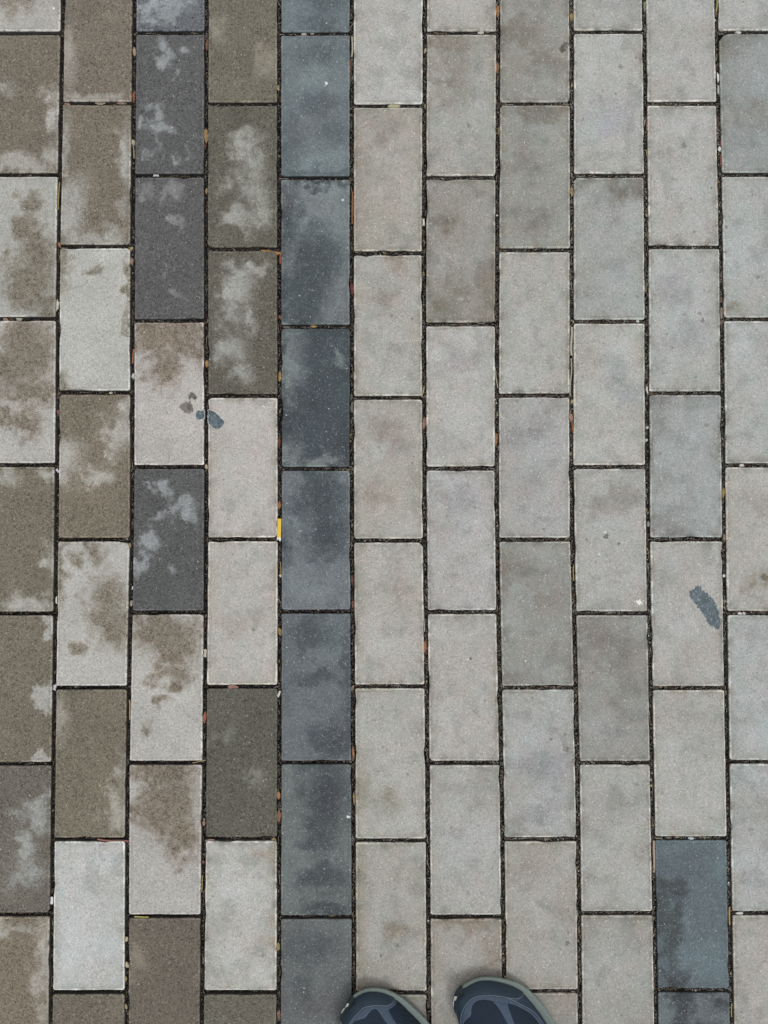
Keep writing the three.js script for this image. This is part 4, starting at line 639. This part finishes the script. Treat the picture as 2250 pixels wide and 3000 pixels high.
// ------------------------------------------------------------------ the two shoes
const LEN = 300;
const psi = (s) => Math.acos(Math.max(-1, Math.min(1, 1 - 2 * s / LEN)));
function table(tab) { const X = tab.map((q) => psi(q[0])), Y = tab.map((q) => q[1]), n = X.length, D = Y.map((_, i) => (i === 0 ? (Y[1] - Y[0]) / (X[1] - X[0]) : i === n - 1 ? (Y[n - 1] - Y[n - 2]) / (X[n - 1] - X[n - 2]) : (Y[i + 1] - Y[i - 1]) / (X[i + 1] - X[i - 1])));
  return (s) => { const x = psi(s); let i = 0; while (i < n - 2 && x > X[i + 1]) i++; const h = X[i + 1] - X[i], t = (x - X[i]) / h, a = t * t * (3 - 2 * t), p = t * (1 - t) * (1 - t) * h, q = t * t * (t - 1) * h; return Y[i] * (1 - a) + Y[i + 1] * a + D[i] * p + D[i + 1] * q; }; }
function gridGeo(f, nu, nv, flip) {
  const pos = [], uv = [], idx = [];
  for (let j = 0; j <= nv; j++) for (let i = 0; i <= nu; i++) { const p = f(i / nu, j / nv); pos.push(p[0] / 1000, p[1] / 1000, p[2] / 1000); uv.push((p[3] ?? p[0]) / 22, (p[4] ?? p[2]) / 22); }
  for (let j = 0; j < nv; j++) for (let i = 0; i < nu; i++) { const a = j * (nu + 1) + i, b = a + 1, c = a + nu + 1, d = c + 1; flip ? idx.push(a, b, c, b, d, c) : idx.push(a, c, b, b, c, d); }
  const g = new THREE.BufferGeometry(); g.setAttribute('position', new THREE.Float32BufferAttribute(pos, 3)); g.setAttribute('uv', new THREE.Float32BufferAttribute(uv, 2)); g.setIndex(idx); g.computeVertexNormals(); return g;
}
function polyAt(pts) { const c = new THREE.CatmullRomCurve3(pts.map(([s, t]) => new THREE.Vector3(s, t, 0)), false, 'centripetal'); return (u) => { const p = c.getPointAt(clamp01(u)); return [p.x, p.y]; }; }
// knit and synthetic textures
const knit = (() => { const T = 256, c = new Uint8Array(T * T * 4), b = new Uint8Array(T * T * 4); for (let y = 0; y < T; y++) for (let x = 0; x < T; x++) {
  const i = (y * T + x) * 4, X = x / T * 8, Y = y / T * 8, row = Math.floor(Y), fx = ((X + (row & 1) * 0.5) % 1) - 0.5, fy = (Y % 1) - 0.5, hole = sstep(0.30, 0.16, Math.hypot(fx, fy)), w = vnoise(x / 3, y / 3) * 0.10 + NT[(y * 251 + x * 17) & 65535] * 0.06, t = (1 + w) * (1.1 - 0.85 * hole);
  c[i] = 15 * t; c[i + 1] = 34 * t; c[i + 2] = 51 * t; c[i + 3] = 255; b[i] = b[i + 1] = b[i + 2] = 190 * (1 - 0.8 * hole) + 20 * w; b[i + 3] = 255; }
  return new THREE.MeshStandardMaterial({ map: dataTex(c, T, T, true, true), bumpMap: dataTex(b, T, T, false, true), bumpScale: 0.0006, roughness: 0.85, side: THREE.DoubleSide }); })();
function synth(r, g, bl, rough, coat) { const T = 128, c = new Uint8Array(T * T * 4), b = new Uint8Array(T * T * 4); for (let y = 0; y < T; y++) for (let x = 0; x < T; x++) { const i = (y * T + x) * 4, t = 1 + 0.06 * vnoise(x / 128 * 16, y / 128 * 16) + 0.05 * vnoise(x / 128 * 64, y / 128 * 64 + 9); c[i] = r * t; c[i + 1] = g * t; c[i + 2] = bl * t; c[i + 3] = 255; b[i] = b[i + 1] = b[i + 2] = 128 + 50 * vnoise(x / 2, y / 2); b[i + 3] = 255; }
  return new THREE.MeshPhysicalMaterial({ map: dataTex(c, T, T, true, true), bumpMap: dataTex(b, T, T, false, true), bumpScale: 0.00012, roughness: rough, clearcoat: coat, clearcoatRoughness: 0.45, side: THREE.DoubleSide }); }
const SHOE = { cap: synth(29, 50, 66, 0.6, 0.08), band: synth(66, 80, 99, 0.8, 0), side: synth(40, 56, 77, 0.75, 0), sole: synth(119, 131, 127, 0.85, 0), bumper: synth(30, 42, 48, 0.6, 0.1), edge: synth(100, 118, 132, 0.7, 0), logo: synth(205, 210, 205, 0.5, 0), lining: synth(22, 28, 34, 0.95, 0), lace: synth(52, 66, 80, 0.9, 0) };

function makeShoe(label, spec) {
  const o = thing('running_shoe', label, 'shoe', spec.T[0] / 1000, 0, spec.T[1] / 1000, spec.turn * Math.PI / 180);
  // local frame: z backward from the toe tip, x to the right, y up (millimetres until gridGeo)
  const tl = table(spec.l), tr = table(spec.r), spring = (s) => 7 * Math.max(0, 1 - s / 75) ** 2;
  const outline = (k) => { const u = ((k % 1) + 1) % 1, right = u < 0.5, s = LEN * (1 - Math.cos((right ? u : 1 - u) * 2 * Math.PI)) / 2; return [s, right ? tr(s) : tl(s)]; };
  const normal = (k) => { const a = outline(k - 0.004), b = outline(k + 0.004), l = Math.hypot(b[0] - a[0], b[1] - a[1]) || 1; return [-(b[1] - a[1]) / l, (b[0] - a[0]) / l]; };  // outward in (s, t)
  const ring = (k, off, y) => { const [s, t] = outline(k), n = normal(k); return [t + n[1] * off, y + spring(s), s + n[0] * off]; };
  // sole: rubber outsole, foam midsole whose rim stands proud of the upper
  const prof = [[-12, 0], [-6.5, 0.3], [-4.6, 1.6], [-2.4, 5], [-0.7, 9], [0, 11.6], [-0.5, 13.4], [-1.8, 14.2], [-4, 14.4], [-14, 13.6], [-20, 11]];
  mesh('sole', gridGeo((u, v) => { const f = v * (prof.length - 1), i = Math.min(prof.length - 2, Math.floor(f)), q = f - i; return ring(u, prof[i][0] + (prof[i + 1][0] - prof[i][0]) * q, prof[i][1] + (prof[i + 1][1] - prof[i][1]) * q); }, 180, 27), SHOE.sole, o);
  mesh('outsole', gridGeo((u, v) => { const [s, t] = outline(u); return [((tl(s) + tr(s)) / 2) * v + (t * (1 - v)) * 0.93, 0.2 + spring(s), s + (150 - s) * 0.03]; }, 90, 6), SHOE.lining, o);
  // upper: a domed height over the plan
  const Hs = (su) => { const q = Math.min(su / 45, 1); return 34 * Math.sqrt(Math.max(0, 1 - (1 - q) ** 2)) + Math.max(0, su - 30) * 0.25 * (1 - 0.25 * sstep(150, 260, su)); };
  const suOf = (s) => (s - 3.2) * LEN / (LEN - 7), A = (s) => tl(Math.max(0, suOf(s))) * 0.97, B = (s) => tr(Math.max(0, suOf(s))) * (0.895 - 0.03 * sstep(20, 70, s));
  const surf = (s, t, lift = 0) => {
    const su = Math.max(0.001, suOf(s)), a = A(s), b = B(s), c = (a + b) / 2, hw = (b - a) / 2 + 0.01, tau = Math.max(-1, Math.min(1, (t - c) / hw));
    return [c + tau * hw * (1 + lift / hw * Math.abs(tau)), 11.5 + lift + spring(s) * 0.9 + Hs(su) * Math.pow(Math.max(0, 1 - Math.pow(Math.abs(tau), 2.6)), 1 / 2.2), s - lift * 0.5 * Math.max(0, 1 - su / 40), t, s];
  };
  const back = 292;
  mesh('mesh_upper', gridGeo((u, v) => { const ss = Math.min(back, 3.22 + (back - 3.22) * (1 - Math.cos(v * Math.PI / 2))), a = A(ss), b = B(ss); const th = Math.PI * (1 - u); return surf(ss, (a + b) / 2 + (b - a) / 2 * Math.cos(th)); }, 96, 110, true), knit, o);
  // overlays: ribbons between two drawn edges, 0.9 mm proud of the knit and turned down at their rims
  const ribbon = (name, mat, P, Q, nu, nv, lift) => mesh(name, gridGeo((u, v) => { const p = P(u), q = Q(u), f = v, rim = Math.min(1, Math.min(f, 1 - f) * nv / 1.01, Math.min(u, 1 - u) * nu / 1.01); const s = p[0] + (q[0] - p[0]) * f, t = p[1] + (q[1] - p[1]) * f; return surf(s, t, lift * (rim < 0.5 ? -0.1 : 1)); }, nu, nv), mat, o);
  const line = polyAt(spec.line), N = spec.front;
  const frontEdge = (u) => {                                         // along the upper's own foot, round the toe, from the left end of the line to its right end
    const a0 = psi(suOf(N[0])), a1 = psi(suOf(N[1])), w = -a0 + (a0 + a1) * u, su = LEN * (1 - Math.cos(Math.abs(w))) / 2, s = su * (LEN - 7) / LEN + 3.2; return [Math.max(3.23, s), w < 0 ? A(s) : B(s)];
  };
  ribbon('toe_cap', SHOE.cap, frontEdge, line, 72, 18, 1.3);
  const tube = (name, pts, r, lift) => mesh(name, new THREE.TubeGeometry(new THREE.CatmullRomCurve3(pts.map(([s, t]) => { const p = surf(s, t, lift); return new THREE.Vector3(p[0] / 1000, p[1] / 1000, p[2] / 1000); })), 90, r / 1000, 6), SHOE.edge, o);
  tube('overlay_edge', spec.line, 0.5, 1.3);
  ribbon('toe_overlay', SHOE.band, line, polyAt(spec.back), 60, 8, 0.9);
  if (spec.line2) { const l2 = polyAt(spec.line2); ribbon('side_overlay', SHOE.side, (u) => { const s = spec.line2[0][0] + (175 - spec.line2[0][0]) * u; return [s, B(s) - 0.2]; }, (u) => l2(u), 40, 8, 0.7); tube('overlay_edge', spec.line2, 0.5, 1.1); ribbon('side_band', SHOE.band, l2, polyAt(spec.back2), 40, 6, 1.0); }
  ribbon('lace_stripe', SHOE.band, polyAt(spec.s1), polyAt(spec.s2), 30, 8, 0.75);
  // toe bumper wrapped over the sole, with the pale mark on it
  const bp = [[-2.6, 2.2], [-0.4, 6], [1.0, 10], [1.2, 13], [0.4, 15.4], [-1.4, 17.6], [-2.6, 20.5], [-3.6, 23.5]];
  const bump = (u, v, lift = 0) => { const k = spec.bump[0] + (spec.bump[1] - spec.bump[0]) * u, e = Math.sin(Math.PI * clamp01(u)) > 0.12 ? 1 : 0.2, f = v * (bp.length - 1), i = Math.min(bp.length - 2, Math.floor(f)), q = f - i; return ring(k, (bp[i][0] + (bp[i + 1][0] - bp[i][0]) * q) + (e - 1) * 1.4 + lift, bp[i][1] + (bp[i + 1][1] - bp[i][1]) * q + lift * 0.8 * v); };
  mesh('toe_bumper', gridGeo((u, v) => bump(u, v), 40, 24), SHOE.bumper, o);
  const L0 = spec.logo;                                              // slanting notched emblem, two joined strokes
  const glyph = [[0, 0.0, 0.30, 0.62], [0.12, 0.30, 0.72, 0.92], [0.42, 0.10, 0.30, 0.62]];
  const mark = (a, b, c, d) => gridGeo((u, v) => { const y = a + (b - a) * v, x = c + (d - c) * u + (y - 0.5) * 0.35; return bump(L0[0] + (L0[1] - L0[0]) * x, L0[2] + (L0[3] - L0[2]) * y, 0.45); }, 4, 4);
  mesh('emblem', mergeGeometries([mark(0, 0.56, 0.0, 0.42), mark(0.44, 1, 0.5, 0.92), mark(0.40, 0.60, 0.22, 0.72)]), SHOE.logo, o);
  // collar, tongue and laces, behind the toe
  mesh('collar', new THREE.TorusGeometry(1, 0.16, 12, 48).rotateX(Math.PI / 2).scale(0.036, 0.03, 0.062), SHOE.lining, o).position.set((A(225) + B(225)) / 2000, 0.093, 0.228);
  mesh('insole_lining', new THREE.SphereGeometry(1, 24, 12).scale(0.034, 0.012, 0.058), SHOE.lining, o).position.set((A(225) + B(225)) / 2000, 0.09, 0.228);
  for (let k = 0; k < 5; k++) { const s = 98 + k * 15, c = (A(s) + B(s)) / 2, w = 17 + k * 1.5, pts = []; for (let i = 0; i <= 8; i++) { const p = surf(s + (i - 4) * 1.2, c + (i / 4 - 1) * w, 2.2); pts.push(new THREE.Vector3(p[0] / 1000, p[1] / 1000, p[2] / 1000)); } mesh('lace', new THREE.TubeGeometry(new THREE.CatmullRomCurve3(pts), 16, 0.0024, 6), SHOE.lace, o); }
  return o;
}
makeShoe('left of two navy running shoes, toe on the joint below the dark blue pavers', {
  T: [-37.8, 628], turn: 32, front: [36, 35.5], bump: [-0.085, -0.012], logo: [0.28, 0.66, 0.42, 0.72],
  l: [[0, 0], [1, -9], [7, -21], [14, -33], [24, -42], [45, -49], [80, -52], [130, -46], [180, -40], [240, -38], [280, -29], [296, -14], [300, 0]],
  r: [[0, 0], [2, 13], [6, 21], [15, 32], [27, 41], [42, 48.5], [60, 54], [79, 59], [100, 62], [135, 62], [180, 53], [235, 43], [278, 34], [296, 17], [300, 0]],
  line: [[48, -42], [33, -34], [21.4, -23.9], [17.8, -16.2], [15.2, -6.7], [13.5, 2.3], [14.9, 9.3], [17.6, 15.5], [21.4, 21.1], [25.9, 26.2], [29.4, 29.9], [31.7, 33.5], [33.4, 36.4], [35, 39.5]],
  back: [[50, -38], [34, -30], [22.2, -19.8], [20.7, -14.9], [22.5, -5.2], [23.3, 0.2], [22, 5], [20.7, 10.7], [21.3, 15.2], [24.3, 18.3], [30.2, 23.4], [34.7, 31.5], [37.5, 36.8], [40.3, 41.2]],
  s1: [[22, 17.5], [30.3, 19.5], [36.9, 20.2], [43.9, 21.7], [62, 23], [87, 20]], s2: [[32.5, 31.4], [36.3, 30.5], [40.7, 30.6], [46.3, 31.1], [64, 32], [89, 29]],
});
makeShoe('right of two navy running shoes, toe over the joint at bottom centre-right', {
  T: [120.3, 611.6], turn: 28, front: [46, 51], bump: [-0.105, -0.016], logo: [0.26, 0.66, 0.36, 0.8],
  l: [[0, 0], [1, -16], [5.5, -27], [12.6, -33.5], [25.5, -39], [44, -43], [80, -46], [130, -43], [180, -38], [240, -36], [280, -28], [296, -13], [300, 0]],
  r: [[0, 0], [3, 14.5], [10, 27], [22, 41.6], [36, 55], [51, 63.5], [70, 69], [93, 73], [115, 74], [140, 70], [185, 56], [235, 44], [278, 34], [296, 17], [300, 0]],
  line: [[58, -40], [39.7, -37.1], [26.4, -30.4], [19, -23.4], [14, -14.4], [12.4, -7], [13.3, 2.2], [17, 11.9], [22.5, 21.8], [28.4, 29.5], [33, 34.7], [38.2, 40.6], [43, 46.2], [47.3, 51.4], [50.6, 55.2]],
  line2: [[33, 34.7], [40.9, 41.1], [50.3, 46.9], [60.7, 52.4], [72.6, 57], [87.2, 59.7], [112, 60], [150, 55]],
  back: [[58, -38], [38.4, -34.1], [31.6, -25.2], [28.3, -18.4], [21.1, -13.4], [17.4, -8], [17, -1.2], [18.9, 6.2], [22.6, 12.6], [28.3, 20.2], [38, 33.4], [40.5, 38.6], [44, 44], [48, 50.5], [51, 54.8]],
  back2: [[39.1, 34.3], [44.5, 39.6], [52.6, 45], [62.7, 50.6], [74.9, 54.9], [85, 57], [112, 57.4], [150, 52]],
  s1: [[24, 15.5], [31.1, 18.4], [39.3, 20], [48.6, 20.9], [66, 21], [92, 19]], s2: [[37.5, 33.6], [42, 31.8], [50.7, 30.7], [60.7, 29.6], [74, 30], [96, 28]],
});

renderer.render(scene, camera);
